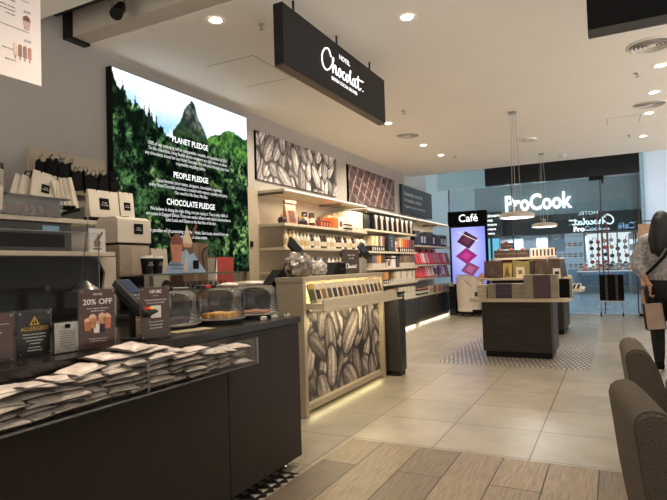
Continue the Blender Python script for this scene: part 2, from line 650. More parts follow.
rowl = [(-2.75, 3.45), (-2.75, 7.2), (-2.76, 8.86), (-2.75, 9.87)]
for i, (x, y) in enumerate(rowl):
    downlight(x, y, ['recessed downlight above the glowing pledge screen', 'recessed downlight just past the lower end of the hanging sign', 'recessed downlight beyond the sign, before the last one over the shelf wall', 'last recessed downlight over the shelf wall, next to the shop front'][i], [70, 140, 140, 140][i], 'downlights over the shelves')
downlight(-1.404, 4.19, 'lone recessed downlight in the middle of the ceiling near the top edge', 150, 'downlights in mid ceiling')
for i, y in enumerate((6.62, 7.66, 8.73, 10.33)):
    downlight(0.52, y, ['first recessed downlight of the row by the person, beside the big air vent', 'second downlight of the row by the person, between the two round vents', 'third downlight of the row by the person, past the farther vent', 'fourth downlight of the row by the person, near the shop front'][i], 70, 'downlights along the walkway side')
# unseen lamps added along the rows, without fittings, to light the counter
for x, y, e in ((-1.45, 1.9, 90), (-1.4, 0.2, 60), (0.5, 4.4, 45), (0.5, 2.2, 35), (-2.75, 5.6, 110), (-2.75, 4.5, 50)):
    LAMPS.append((x, y, e))

def vent(x, y, r, label):
    plate = MB().lathe([(0, 0.0), (r * 0.2, 0.0), (r * 0.2, -0.012), (0, -0.012)], 20)
    parts = [P('core', plate, m_ring)]
    for k, q in enumerate((0.34, 0.52, 0.7, 0.88)):
        parts.append(P('louvre', MB().lathe([(r * q - 0.014, -0.002), (r * q, -0.014), (r * q + 0.009, -0.012), (r * q - 0.004, 0.0)], 32), pm('vent_metal', C(196, 188, 176), 0.4), smooth=True))
    parts.append(P('duct', MB().lathe([(0, 0.0045), (r * 0.98, 0.0045), (r * 0.98, 0.002), (0, 0.002)], 32), pm('vent_dark', C(96, 88, 80), 0.8)))
    parts.append(P('rim', MB().lathe([(r * 0.96, 0.0), (r, -0.01), (r * 1.1, -0.001), (r * 1.1, 0.003)], 36), m_ring, smooth=True))
    thing('air_vent', label, 'vent', parts, (x, y, 3.215), group='round ceiling air vents')

vent(-2.743, 8.04, 0.17, 'round louvred air vent over the shelf wall side')
vent(0.40, 5.93, 0.19, 'larger round louvred air vent cut by the picture edge')
vent(0.508, 8.23, 0.18, 'round louvred air vent between two downlights on the walkway side')

def sprinkler(x, y, label):
    def mk():
        return [P('escutcheon', MB().lathe([(0, 0), (0.03, 0), (0.026, -0.008), (0, -0.01)], 16), M_['metal'], smooth=True),
                P('head', MB().cyl((0, 0, -0.01), (0, 0, -0.04), 0.008, 0.006, 10), M_['metal']),
                P('deflector', MB().lathe([(0, -0.04), (0.022, -0.042), (0.022, -0.045), (0, -0.046)], 12), M_['metal'])]
    thing('sprinkler', label, 'sprinkler', cached('spr', mk), (x, y, 3.2203), group='ceiling sprinklers')

for x, y, t in ((-2.483, 3.70, 'metal fire sprinkler beside the hanging sign over the pledge screen'), (-2.35, 6.74, 'metal fire sprinkler at the lower end of the hanging sign'),
                (0.31, 6.76, 'metal fire sprinkler beside the first walkway downlight'), (0.308, 10.11, 'metal fire sprinkler near the fourth walkway downlight'), (-2.55, 10.12, 'metal fire sprinkler near the last downlight over the shelf wall')):
    sprinkler(x, y, t)
thing('smoke_detector', 'small white smoke detector on the ceiling near the shop front', 'detector',
      [P('base', MB().lathe([(0, 0), (0.062, 0), (0.062, -0.016), (0, -0.016)], 24), m_ring), P('sensor_dome', MB().lathe([(0.045, -0.0165), (0.04, -0.035), (0, -0.042)], 24), M_['white'], smooth=True)], (-0.774, 11.27, 3.219))
thing('access_point', 'flat white round ceiling unit between the two pendant lamps', 'detector',
      [P('base', MB().lathe([(0, 0), (0.14, 0), (0.13, -0.03), (0, -0.034)], 28), m_ring, smooth=True), P('grille', MB().lathe([(0.06, -0.0345), (0.09, -0.037), (0.11, -0.034)], 28), pm('vent_metal', C(196, 188, 176)))], (-1.166, 9.43, 3.2203))

def pendant(x, y, zb, label):
    sh = MB().lathe([(0.0, 0.085), (0.08, 0.083), (0.15, 0.076), (0.2, 0.062), (0.225, 0.04), (0.225, 0.0), (0.215, 0.0), (0.215, 0.03), (0.0, 0.05)], 40)
    ln = MB().lathe([(0.0, -0.006), (0.17, -0.004), (0.205, 0.004), (0.212, 0.02), (0.0, 0.024)], 36)
    can = MB().lathe([(0, 3.22 - zb - 0.0005), (0.05, 3.22 - zb - 0.0005), (0.05, 3.22 - zb - 0.03), (0, 3.22 - zb - 0.035)], 24)
    parts = [P('shade', sh, pm('shade_white', C(222, 212, 200), 0.35), smooth=True), P('lamp_lens', ln, em('pendant_lens', (1.0, 0.96, 0.9, 1), 4.0)), P('canopy', can, M_['metal'], smooth=True)]
    for k in range(3):
        a = 2 * PI * k / 3 + 0.5
        parts.append(P('wire', MB().tube([(0.03 * math.cos(a), 0.03 * math.sin(a), 3.22 - zb - 0.03), (0.07 * math.cos(a), 0.07 * math.sin(a), 0.08)], 0.0035, 6), M_['metal']))
    parts.append(P('fitting', MB().lathe([(0.0, 0.15), (0.03, 0.15), (0.03, 0.0865), (0.0, 0.0855)], 16), M_['metal']))
    thing('pendant_lamp', label, 'lamp', parts, (x, y, zb), group='pendant lamps over the gift tables')
    LAMPS.append(('p', x, y, zb))

pendant(-1.12, 7.6, 1.80, 'larger-looking shallow white pendant lamp over the front gift table')
pendant(-1.12, 10.85, 1.845, 'farther shallow white pendant lamp over the rear gift table')

# ---- track spotlight and dark panel
def tspot():
    return [P('track_adapter', B(-0.05, 0.05, -0.018, 0.018, 0.0, 0.045, 0.004), M_['black']),
            P('bracket', MB().tube([(-0.052, 0, -0.1), (-0.052, 0, -0.05), (-0.035, 0, -0.004), (0.035, 0, -0.004), (0.052, 0, -0.05), (0.052, 0, -0.1)], 0.006), M_['metal']),
            P('lamp_head', MB().cyl((0, 0.03, -0.06), (0, -0.06, -0.15), 0.04, 0.047, 24), M_['black'], [P('heat_sink', MB().cyl((0, 0.06, -0.03), (0, 0.032, -0.058), 0.034, 0.038, 20), M_['blackmatte'])])]
thing('track_spotlight', 'black spotlight on a bracket hanging from the ceiling track', 'spotlight', tspot(), (-3.25, 2.93, 3.30), rz=0.5)
solo('lighting_track', 'thin black lighting track running along the ceiling slot', 'track', B(-4.0, 2.4, 2.90, 2.96, 3.346, 3.40, 0.004), M_['black'])
pn = [P('screen_back', B(-0.66, 0.66, 0, 0.05, 0.045, 0.51, 0.004), M_['blackmatte']), P('bottom_rail', B(-0.66, 0.66, -0.004, 0.054, 0.0, 0.043, 0.003), pm('rail_grey', C(62, 58, 54), 0.5)),
      P('hanger', B(-0.4, -0.36, 0.01, 0.04, 0.511, 0.52), M_['black'])]
thing('hanging_screen', 'big black panel hanging from the ceiling at the upper corner above the walkway', 'panel', pn, (0.57, 4.0, 2.70))

# ---- the shop sign
LOGO = [[(0.165, 0.285), (0.125, 0.335), (0.06, 0.32), (0.008, 0.255), (0.012, 0.185), (0.06, 0.152), (0.12, 0.17), (0.17, 0.215), (0.205, 0.262), (0.206, 0.292), (0.192, 0.275), (0.19, 0.22), (0.192, 0.165), (0.2, 0.19), (0.228, 0.235), (0.247, 0.225), (0.247, 0.18), (0.262, 0.166), (0.288, 0.185),
         (0.31, 0.232), (0.338, 0.225), (0.338, 0.18), (0.312, 0.165), (0.29, 0.19), (0.31, 0.232)],
        [(0.338, 0.215), (0.37, 0.205), (0.4, 0.228), (0.415, 0.225)], [(0.408, 0.232), (0.378, 0.222), (0.372, 0.183), (0.396, 0.165), (0.43, 0.178), (0.452, 0.222), (0.484, 0.224), (0.488, 0.183), (0.463, 0.165), (0.44, 0.188), (0.455, 0.228)],
        [(0.486, 0.2), (0.53, 0.25), (0.541, 0.282), (0.529, 0.272), (0.525, 0.2), (0.538, 0.168), (0.565, 0.178)],
        [(0.628, 0.222), (0.595, 0.23), (0.57, 0.195), (0.588, 0.166), (0.618, 0.185), (0.632, 0.228), (0.632, 0.18), (0.65, 0.166), (0.68, 0.185)],
        [(0.702, 0.284), (0.694, 0.22), (0.7, 0.172), (0.73, 0.168), (0.755, 0.185)], [(0.65, 0.245), (0.72, 0.256), (0.81, 0.262)],
        [(0.796, 0.172), (0.8, 0.174)]]
def shift(st, dx, dz):
    return [[(x + dx, z + dz) for x, z in s] for s in st]
FR = (PI / 2, 0, 0)
sg = [P('sign_box', B(-0.965, 0.965, 0, 0.08, 0.0, 0.44, 0.004), pm('sign_black', C(33, 31, 30), 0.5, var=0.05, spec=0.2)),
      P('edge_strip', B(-0.965, 0.965, 0.003, 0.077, -0.012, -0.001), pm('sign_edge', C(66, 54, 42), 0.4)),
      crv('lettering', shift(LOGO, -0.395, 0.0), 0.0062, M_['litw'], (0, -0.002, 0), FR),
      T('lettering', 'HOTEL', 0.058, M_['litw'], (0.03, -0.003, 0.338), bold=0.0, sx=1.15),
      T('lettering', 'BRITISH COCOA GROWER', 0.042, M_['litw'], (0.02, -0.003, 0.112), bold=0.0)]
for x in (-0.72, 0.0, 0.72):
    sg.append(P('ceiling_bracket', B(x - 0.008, x + 0.008, 0.05, 0.062, 0.441, 0.5595), M_['black']))
thing('hanging_sign', 'long black shop sign with glowing white script, hung from the ceiling', 'sign', sg, (-2.0, 4.215, 2.66), rz=PI / 2)

# ================================================================== PICTURES ON THE WALL
def vn(H, W, cell, seed):
    rs = np.random.RandomState(seed)
    gh, gw = int(H / cell) + 3, int(W / cell) + 3
    g = rs.rand(gh, gw)
    y = np.arange(H) / cell
    x = np.arange(W) / cell
    yi, xi = y.astype(int), x.astype(int)
    fy, fx = y - yi, x - xi
    fy, fx = fy * fy * (3 - 2 * fy), fx * fx * (3 - 2 * fx)
    a, b = g[yi][:, xi], g[yi][:, xi + 1]
    c, d = g[yi + 1][:, xi], g[yi + 1][:, xi + 1]
    return (a * (1 - fx) + b * fx) * (1 - fy)[:, None] + (c * (1 - fx) + d * fx) * fy[:, None]

def fbm(H, W, cell, seed, n=4):
    t, amp, tot = np.zeros((H, W)), 1.0, 0.0
    for k in range(n):
        t += amp * vn(H, W, max(1.0, cell / 2 ** k), seed + k)
        tot += amp
        amp *= 0.6
    return t / tot

def srgb2lin(a):
    a = np.clip(a, 0, 1)
    return np.where(a <= 0.04045, a / 12.92, ((a + 0.055) / 1.055) ** 2.4)

def mixc(a, b, t):
    return a * (1 - t[..., None]) + b * t[..., None]

def jungle(H, W):
    v, u = np.meshgrid(np.linspace(1, 0, H), np.linspace(0, 1, W), indexing='ij')
    col = lambda *c: np.array(c) / 255.0
    one = np.ones((H, W, 3))
    sky = mixc(one * col(104, 176, 238), one * col(245, 250, 255), np.clip(fbm(H, W, 70, 3) * 2.4 - 0.35 + (u - 0.15) * 0.9, 0, 1))
    sky = mixc(sky, one * col(92, 170, 240), np.clip((0.90 - v) * 5, 0, 0.75) * np.clip((fbm(H, W, 26, 9) - 0.48) * 8, 0, 1) * (u > 0.25))
    img = sky
    big, mid, fine, vf = fbm(H, W, 26, 21, 3), fbm(H, W, 11, 25, 2), fbm(H, W, 5.5, 31, 2), vn(H, W, 2.2, 8)
    leaf = np.clip((0.45 * mid + 0.35 * fine + 0.25 * vf - 0.40) * 3.4, 0, 1) * np.clip((big - 0.36) * 4.5, 0.06, 1)
    gcol = mixc(one * col(7, 15, 10), one * col(78, 122, 72), np.clip(leaf * 1.25, 0, 1))
    gcol = mixc(gcol, one * col(170, 196, 112), np.clip((leaf - 0.62) * 3, 0, 0.8) * np.clip((fbm(H, W, 30, 77) - 0.42) * 5, 0, 1))
    # hills on the right
    edge = fbm(1, W, 20, 5)[0] * 0.05
    hill = np.interp(u[0], [0, 0.55, 0.66, 0.76, 0.86, 1.0], [0.6, 0.74, 0.80, 0.85, 0.865, 0.85]) + edge - 0.02
    m = v < hill[None, :]
    img = np.where(m[..., None], mixc(np.ones((H, W, 3)) * col(34, 62, 34), np.ones((H, W, 3)) * col(98, 150, 66), np.clip((fine - 0.3) * 2, 0, 1)), img)
    # the peak
    pk = np.interp(u[0], [0.0, 0.33, 0.37, 0.42, 0.46, 0.495, 0.515, 0.54, 0.56, 0.60, 0.63, 0.66, 1], [0, 0, 0.77, 0.83, 0.915, 0.955, 0.98, 0.95, 0.89, 0.84, 0.79, 0.7, 0]) + fbm(1, W, 9, 14)[0] * 0.02 - 0.01
    m = v < pk[None, :]
    rock = mixc(np.ones((H, W, 3)) * col(36, 44, 44), np.ones((H, W, 3)) * col(122, 122, 112), np.clip((fbm(H, W, 10, 55) - 0.35) * 2.6 + (u - 0.55) * 2.5, 0, 1))
    rock = mixc(rock, np.ones((H, W, 3)) * col(40, 66, 36), np.clip((0.86 - v) * 9 + (fine - 0.5) * 2, 0, 1))
    img = np.where(m[..., None], rock, img)
    # trees in front
    tl = np.interp(u[0], [0, 0.04, 0.10, 0.19, 0.25, 0.34, 0.5, 0.62, 0.75, 1.0], [0.95, 0.93, 0.875, 0.83, 0.775, 0.745, 0.74, 0.76, 0.735, 0.70]) + (fbm(1, W, 8, 44)[0] - 0.5) * 0.09
    m = v < tl[None, :]
    img = np.where(m[..., None], gcol, img)
    sp = np.zeros((H, W), bool)
    for su, sv in ((0.185, 0.87), (0.215, 0.885), (0.232, 0.85), (0.262, 0.84), (0.06, 0.96), (0.13, 0.90)):
        sp |= (np.abs(u - su) < 0.14 * (sv - v) * (0.6 + 0.8 * fine)) & (v < sv)
    img = np.where((sp & (v > tl[None, :] - 0.03))[..., None], np.ones((H, W, 3)) * col(22, 44, 34), img)
    # darker middle of the wood behind the words, as in the print
    dk = np.exp(-((u - 0.52) / 0.30) ** 2 - ((v - 0.36) / 0.34) ** 2)
    img = img * (1 - 0.72 * dk[..., None] * (v < 0.72)[..., None])
    return srgb2lin(img)

def beans(H, W, w, h, L, n, seed, dark=(34, 29, 29), hi=(244, 237, 231)):
    rs = np.random.RandomState(seed)
    Z, X = np.meshgrid(np.linspace(h, 0, H), np.linspace(0, w, W), indexing='ij')
    g = 0.02 + 0.10 * fbm(H, W, 6, seed)
    sx, sz = L * 0.42, L * 0.5
    spots = [(x, z) for x in np.arange(-sx * 0.3, w + sx, sx) for z in np.arange(-sz * 0.2, h + sz, sz)]
    rs.shuffle(spots)
    for k, (cx, cz) in enumerate(spots):
        cx, cz = cx + rs.uniform(-0.3, 0.3) * sx, cz + rs.uniform(-0.35, 0.35) * sz
        a = L * rs.uniform(0.42, 0.56)
        b = a * rs.uniform(0.42, 0.54)
        th = rs.choice([1.1, 1.4, 1.75, 2.1, 2.5]) + rs.uniform(-0.2, 0.2)
        p, q = (X - cx) * math.cos(th) + (Z - cz) * math.sin(th), -(X - cx) * math.sin(th) + (Z - cz) * math.cos(th)
        q = q + 0.14 * b * np.sin(p / a * 2.0 + rs.uniform(-1, 1))
        d = np.abs(p / a) ** 2.2 + (q / b) ** 2
        base = rs.uniform(0.62, 1.15)
        ph = rs.rand() * 6
        rib = 0.5 + 0.5 * np.sin(q / b * 8.5 + ph + 0.8 * np.sin(p / a * 3))
        t = base * (0.30 + 0.70 * np.sqrt(np.clip(1 - d, 0, 1))) * (0.66 + 0.34 * rib) * (1 - 0.3 * np.clip(q / b + 0.2, -1, 1))
        t = t * (0.8 + 0.4 * vn(H, W, 2.5, seed + k))
        t = np.where(d > 0.88, 0.03, t)
        g = np.where((d >= 1.0) & (d < 1.3), g * 0.45, g)
        g = np.where(d < 1.0, t, g)
    d_, h_ = np.array(dark) / 255.0, np.array(hi) / 255.0
    return srgb2lin(mixc(np.ones((H, W, 3)) * d_, np.ones((H, W, 3)) * h_, np.clip(g, 0, 1)))

def bars(H, W, w, h):
    Z, X = np.meshgrid(np.linspace(h, 0, H), np.linspace(0, w, W), indexing='ij')
    p, q = X * 0.93 - Z * 0.62, X * 0.35 + Z * 0.95
    a, b = np.abs((p / 0.27) % 1 - 0.5) * 2, np.abs((q / 0.20) % 1 - 0.5) * 2
    e = np.maximum(np.clip((a - 0.80) * 8, 0, 1), np.clip((b - 0.82) * 8, 0, 1) * 0.7)
    inn = np.clip(1 - np.abs(np.maximum(a, b) - 0.62) * 14, 0, 1) * 0.35
    n = fbm(H, W, 5, 6)
    base = np.array((52, 38, 37)) / 255.0
    hi = np.array((168, 138, 128)) / 255.0
    t = np.clip(e * (0.3 + n) * 1.1 + inn * n * 1.8 + (n - 0.42) * 0.9, 0, 1)
    return srgb2lin(mixc(np.ones((H, W, 3)) * base, np.ones((H, W, 3)) * hi, t))

m_screen = attr_mat('screen_picture', 1.15)
m_print = attr_mat('printed_picture', 0, 0.5)
inkE = em('screen_words', (1, 1, 1, 1), 1.1)
lb = [P('case', B(-1.03, 1.03, 0.002, 0.072, 0, 1.905, 0.002), M_['blackmatte']),
      P('screen', picture('screen', jungle(250, 270), 2.045, 1.89, m_screen, 0.001), None, loc=(0, 0, 0.0075))]
words = [('PLANET PLEDGE', 0.085, 1.355, 0.0016), ('100% of our packaging will be compostable, reusable, or recyclable by 2021.\nTo the chocolates, living flexible plastic wrappers are right where no other\nany chocolates boxed for any Hotel Chocolat. We will put it through your local\nresponsible recycling centre.', 0.053, 1.19, 0.0009),
         ('PEOPLE PLEDGE', 0.085, 0.995, 0.0016), ('Cacao farmers, store teams, designers, chocolatiers, engineers:\nevery Hotel Chocolat individual is treated with respect, equality and grace.\nOur world is No Boss. No fuss.', 0.053, 0.865, 0.0009),
         ('CHOCOLATE PLEDGE', 0.085, 0.715, 0.0016), ('We believe in doing the right thing, not just saying it. That is why 100% of\nour cacao is Engaged Ethical. From our estate alliance with island communities in\nSaint Lucia and Ghana to the last bite of the bar.', 0.053, 0.585, 0.0009),
         ('A paradise worth protecting: the Piton Peaks, Saint Lucia, viewed from our\nHotel Chocolat cacao estate.', 0.053, 0.40, 0.0009)]
for tx, sz, z, bo in words:
    lb.append(T('lettering', tx, sz if sz > 0.06 else 0.050, inkE if sz > 0.06 else em('screen_small_words', (1, 1, 1, 1), 0.8), (0.0, -0.004, z * 1.018), bold=bo if sz > 0.06 else 0.0, space=1.0, sx=0.80 if sz < 0.06 else 0.9))
thing('lightbox', 'huge glowing screen of green jungle and a mountain peak with white pledges', 'screen', lb, (-3.975, 4.515, 1.2), rz=PI / 2)

def canvas(name, label, cat, img, w, h, loc):
    thing(name, label, cat, [P('backing', B(-w / 2, w / 2, 0.001, 0.035, 0, h), M_['blackmatte']), P('print', picture('print', img, w, h, m_print, 0.001), None)], loc, rz=PI / 2)
canvas('bean_picture', 'wide grey picture of cocoa beans on the wall above the shelves', 'picture', beans(84, 290, 2.28, 0.63, 0.42, 130, 4), 2.28, 0.63, (-4.014, 6.93, 2.375))
canvas('chocolate_picture', 'wide dark brown picture of chocolate bar squares on the wall', 'picture', bars(74, 240, 2.24, 0.65), 2.24, 0.65, (-4.014, 9.65, 2.34))
ws = [P('board', B(-1.09, 1.09, 0.0, 0.05, 0, 0.63), pm('slate_board', C(50, 58, 64), 0.5, var=0.06))]
for tx, sz, z in (('Sustainable cocoa that', 0.115, 0.45), ('is traceable, and that', 0.115, 0.31), ('Together we grow a better future', 0.085, 0.17)):
    ws.append(T('lettering', tx, sz, M_['ink'], (-0.95, -0.003, z), align='LEFT', sx=1.25))
thing('slate_sign', 'slate blue wall board with lines of white writing, past the chocolate picture', 'sign', ws, (-3.99, 12.24, 2.33), rz=PI / 2)

# ---- hanging menu board at the upper corner
mb_ = [P('board', B(-0.6, 0.6, 0.0, 0.008, 0, 0.8), pm('menu_white', C(240, 228, 222), 0.5, var=0.01))]
for z in (0.215, 0.345, 0.5):
    mb_.append(P('rule', B(0.2, 0.545, -0.0016, -0.0006, z, z + 0.0016), M_['dink']))
for z, tx, s_ in ((0.328, 'Chocolate', 0.013), (0.30, 'Velvetised hot chocolate', 0.0085), (0.284, 'with whipped cream and flakes', 0.0085), (0.268, 'and a wafer', 0.0085), (0.12, 'Ices on a stick', 0.010), (0.075, 'salted caramel', 0.008)):
    mb_.append(T('lettering', tx, s_, M_['dink'], (0.485, -0.001, z), align='RIGHT'))
for z, tx in ((0.302, '£4.95'), (0.176, '£3.25')):
    mb_.append(T('lettering', tx, 0.014, M_['dink'], (0.553, -0.001, z), align='RIGHT'))
for i in range(4):
    x = 0.482 + i * 0.0215
    pc = [C(232, 204, 176), C(150, 122, 116), C(156, 128, 122), C(196, 140, 126)][i]
    n = 8
    pop = MB().prism([(x - 0.008, 0.10), (x + 0.008, 0.10)] + [(x + 0.008 * math.cos(PI * k / n), 0.142 + 0.01 * math.sin(PI * k / n)) for k in range(n + 1)], 'y', -0.0018, -0.0006)
    mb_.append(P('ice_lolly_print', pop, pm('lolly_%s' % 'abcd'[i], pc, 0.6), [P('stick', B(x - 0.002, x + 0.002, -0.0016, -0.0006, 0.084, 0.0995), M_['kraft'])]))
cup = MB().prism([(0.524, 0.225), (0.546, 0.225), (0.552, 0.262), (0.518, 0.262)], 'y', -0.0018, -0.0006)
mb_.append(P('cup_print', cup, pm('cup_ink', C(206, 172, 164), 0.6), [P('cream_print', MB().prism([(0.518, 0.2625), (0.552, 0.2625), (0.548, 0.28), (0.534, 0.288), (0.52, 0.279)], 'y', -0.0018, -0.0006), pm('cream_ink', C(120, 84, 80), 0.6))]))
mb_.append(P('hanging_wire', MB().tube([(0.5, 0.004, 0.8), (0.5, 0.004, 1.17)], 0.002, 6).tube([(-0.5, 0.004, 0.8), (-0.5, 0.004, 1.17)], 0.002, 6), M_['metal']))
thing('menu_board', 'white hanging menu board with ice lollies and a drink printed on it', 'menu', mb_, (-2.2, 0.95, 2.05), rz=PI / 2)
# ================================================================== SERVICE COUNTER
L2W = PI / 2     # things built facing -Y, turned to face the walkway (+X)
cp = [P('carcass', B(-1.40, 1.365, 0.024, 0.70, 0.07, 0.878), M_['charcoal'])]
for x0, x1 in ((-1.40, -0.756), (-0.75, 0.655), (0.661, 1.37)):
    cp.append(P('front_panel', B(x0, x1, 0.0, 0.022, 0.06, 0.876, 0.0015), M_['counter']))
cp.append(P('worktop', B(-1.41, 1.385, -0.008, 0.715, 0.88, 0.92, 0.002), M_['slab']))
for x in (-1.3, 0.0, 1.28):
    for y in (0.09, 0.6):
        cp.append(P('leg', MB().cyl((x, y, 0.002), (x, y, 0.0), 0.03).cyl((x, y, 0.003), (x, y, 0.012), 0.032, 0.02, 14).cyl((x, y, 0.012), (x, y, 0.069), 0.014, n=12), M_['metal'], smooth=True))
thing('service_counter', 'long dark brown service counter with a black worktop on short metal legs', 'counter', cp, (-1.775, 1.6, 0), rz=L2W)

# clear tray hung on the counter front
TL = 0.885
tp = [P('base', B(-TL, TL, 0.0, 0.168, 0, 0.005), M_['acrylic']), P('front_wall', B(-TL, TL, 0.0, 0.004, 0.006, 0.124), M_['acrylic'], [P('rim', B(-TL, TL, -0.001, 0.005, 0.1242, 0.1275), M_['frost']), P('rim', B(-TL, TL, -0.004, -0.0006, 0.0, 0.007), M_['frost'])])]
for x in (-TL + 0.004, 0.165, TL):
    tp.append(P('divider' if x == 0.165 else 'end_wall', B(x - 0.004, x, 0.005, 0.168, 0.006, 0.124), M_['acrylic'], [P('edge', B(x - 0.006, x + 0.002, -0.003, 0.004, 0.006, 0.126), M_['frost'])]))
tp.append(P('back_wall', B(-TL, TL, 0.169, 0.173, 0.0, 0.124), M_['acrylic']))
thing('pouch_tray', 'long clear acrylic tray of pouches fixed along the dark counter front', 'tray', tp, (-1.595, 1.385, 0.755), rz=L2W)

def pouch_mesh(seed):
    rs = random.Random(seed)
    bm = bmesh.new()
    nx, ny = 12, 9
    L, Wd, Th = 0.158, 0.125, 0.016
    top, bot = [], []
    ph = [rs.uniform(0, 6) for _ in range(4)]
    for i in range(nx + 1):
        rt, rb = [], []
        for j in range(ny + 1):
            a, b = i / nx * 2 - 1, j / ny * 2 - 1
            puff = (max(0, 1 - abs(a / 0.86) ** 3) * max(0, 1 - abs(b / 0.97) ** 2.5)) ** 0.55
            w = 0.0038 * math.sin(a * 5 + ph[0]) * math.cos(b * 4 + ph[1]) + 0.0015 * math.sin(b * 9 + a * 7 + ph[2])
            x, y = a * L / 2, b * Wd / 2 * (1 - 0.05 * (1 - a * a))
            rt.append(bm.verts.new((x, y, Th * puff + w * puff + 0.0006)))
            rb.append(bm.verts.new((x, y, -Th * puff * 0.8 + w * puff * 0.5 - 0.0006)))
        top.append(rt)
        bot.append(rb)
    for i in range(nx):
        for j in range(ny):
            bm.faces.new((top[i][j], top[i + 1][j], top[i + 1][j + 1], top[i][j + 1]))
            bm.faces.new((bot[i][j], bot[i][j + 1], bot[i + 1][j + 1], bot[i + 1][j]))
    for i in range(nx):
        bm.faces.new((top[i][0], bot[i][0], bot[i + 1][0], top[i + 1][0]))
        bm.faces.new((top[i][ny], top[i + 1][ny], bot[i + 1][ny], bot[i][ny]))
    for j in range(ny):
        bm.faces.new((top[0][j], top[0][j + 1], bot[0][j + 1], bot[0][j]))
        bm.faces.new((top[nx][j], bot[nx][j], bot[nx][j + 1], top[nx][j + 1]))
    me = bpy.data.meshes.new('pouch')
    bm.to_mesh(me)
    bm.free()
    for p in me.polygons:
        p.use_smooth = True
    return me

m_pouchb = pm('pouch_back_and_shade', C(64, 50, 43), 0.4, var=0.35, scale=30)
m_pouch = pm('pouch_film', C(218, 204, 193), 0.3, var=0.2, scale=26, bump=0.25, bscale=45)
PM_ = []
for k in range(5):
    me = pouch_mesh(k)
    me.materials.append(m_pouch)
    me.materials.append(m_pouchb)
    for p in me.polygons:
        p.material_index = 0 if (p.normal.z > 0.55 and abs(p.center.x) < 0.066 and abs(p.center.y) < 0.056) else 1  # pale only where facing up; dark backing and seals, side shade painted in
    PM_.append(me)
prof_y = [0.5, 1.10, 1.20, 1.30, 1.40, 1.50, 1.60, 1.80, 1.90, 2.0, 2.1, 2.3]
prof_z = [0.86, 0.862, 0.86, 0.882, 0.912, 0.926, 0.92, 0.885, 0.85, 0.838, 0.85, 0.835]
ys = [0.60 + 0.105 * k for k in range(16)]
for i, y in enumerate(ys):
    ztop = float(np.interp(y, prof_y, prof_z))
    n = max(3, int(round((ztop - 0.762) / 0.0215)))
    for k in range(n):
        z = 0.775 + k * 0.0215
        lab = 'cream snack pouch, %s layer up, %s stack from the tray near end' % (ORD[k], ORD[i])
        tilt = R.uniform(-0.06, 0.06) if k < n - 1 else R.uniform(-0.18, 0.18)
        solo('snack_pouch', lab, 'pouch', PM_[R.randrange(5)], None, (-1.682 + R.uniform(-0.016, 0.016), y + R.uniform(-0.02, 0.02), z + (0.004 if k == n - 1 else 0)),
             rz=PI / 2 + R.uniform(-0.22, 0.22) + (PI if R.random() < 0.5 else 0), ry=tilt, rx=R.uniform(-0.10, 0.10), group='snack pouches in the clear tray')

# ---- upright signs on the worktop
ZC = 0.921
def holder(w, h, face, extra):
    ps = [P('holder', MB().box(-w / 2 - 0.006, w / 2 + 0.006, 0.002, 0.006, 0.0, h + 0.006).box(-w / 2 - 0.006, w / 2 + 0.006, -0.006, -0.003, 0.0, h + 0.006).box(-w / 2 - 0.006, w / 2 + 0.006, -0.006, 0.06, -0.0002, 0.003), M_['acrylic'])]
    ps.append(P('card', B(-w / 2, w / 2, -0.0025, 0.0015, 0.004, h), face))
    for x in (-w / 2 + 0.008, w / 2 - 0.008):
        for z in (0.012, h - 0.008):
            ps.append(P('stud', MB().cyl((x, -0.0062, z), (x, -0.0085, z), 0.003, n=10), M_['metal']))
    return ps + extra
def lines(txts, size, z0, dz, mat=None, y=-0.0068):
    return [T('lettering', t, size, mat or M_['ink'], (0, y, z0 - i * dz)) for i, t in enumerate(txts)]

thing('menu_sign', 'brown card sign in a clear holder, cut off by the picture edge', 'sign', holder(0.148, 0.172, M_['brown'], lines(['Drinks'], 0.014, 0.155, 0) + [P('rule', B(-0.06, 0.06, -0.0075, -0.0066, 0.135, 0.1362), M_['ink'])] + lines(['Hot chocolate', 'Classic  Milky  Mint', 'Salted caramel', 'Iced chocolate', 'Espresso  Latte', 'Flat white', 'Mocha', 'Tea'], 0.009, 0.122, 0.0145)), (-1.905, 1.140, ZC), rz=L2W - 0.10)
tri = MB()
t0, t1 = [(-0.019, 0.117), (0.019, 0.117), (0.0, 0.150)], [(-0.0125, 0.1208), (0.0125, 0.1208), (0.0, 0.1425)]
for k in range(3):
    a, b, c, d = t0[k], t0[(k + 1) % 3], t1[(k + 1) % 3], t1[k]
    tri.prism([a, b, c, d], 'y', -0.0075, -0.0066)
thing('allergy_sign', 'black card sign with gold warning triangle and gold ALLERGIES heading', 'sign',
      holder(0.122, 0.168, pm('sign_black_card', C(30, 28, 27), 0.5), [P('warning_triangle', tri, M_['gold']), T('lettering', '!', 0.02, M_['gold'], (0, -0.007, 0.129), bold=0.0005), T('lettering', 'ALLERGIES?', 0.0205, M_['gold'], (0, -0.007, 0.103), bold=0.0)]
             + lines(['Before you order your food and', 'drinks please speak to our team', 'if you have any allergies', 'or intolerances'], 0.0066, 0.083, 0.0115) + lines(['May contain nuts,', 'milk, gluten and soya'], 0.0064, 0.034, 0.0105)), (-1.944, 1.324, ZC), rz=L2W - 0.11)
thing('notice_card', 'small white typed notice card in a clear holder between two bigger signs', 'sign',
      holder(0.098, 0.116, M_['white'], [P('logo_patch', B(-0.011, 0.011, -0.0075, -0.0066, 0.095, 0.111), M_['blackmatte'])] + lines(['Dear customer, our chocolates', 'are handled in a kitchen that', 'also prepares nuts and milk.', 'Full ingredient lists are held', 'behind this counter, please', 'ask if you would like to see', 'them before you choose.', 'Thank you'], 0.0056, 0.085, 0.0092, M_['dink'])), (-1.892, 1.424, ZC), rz=L2W - 0.06)
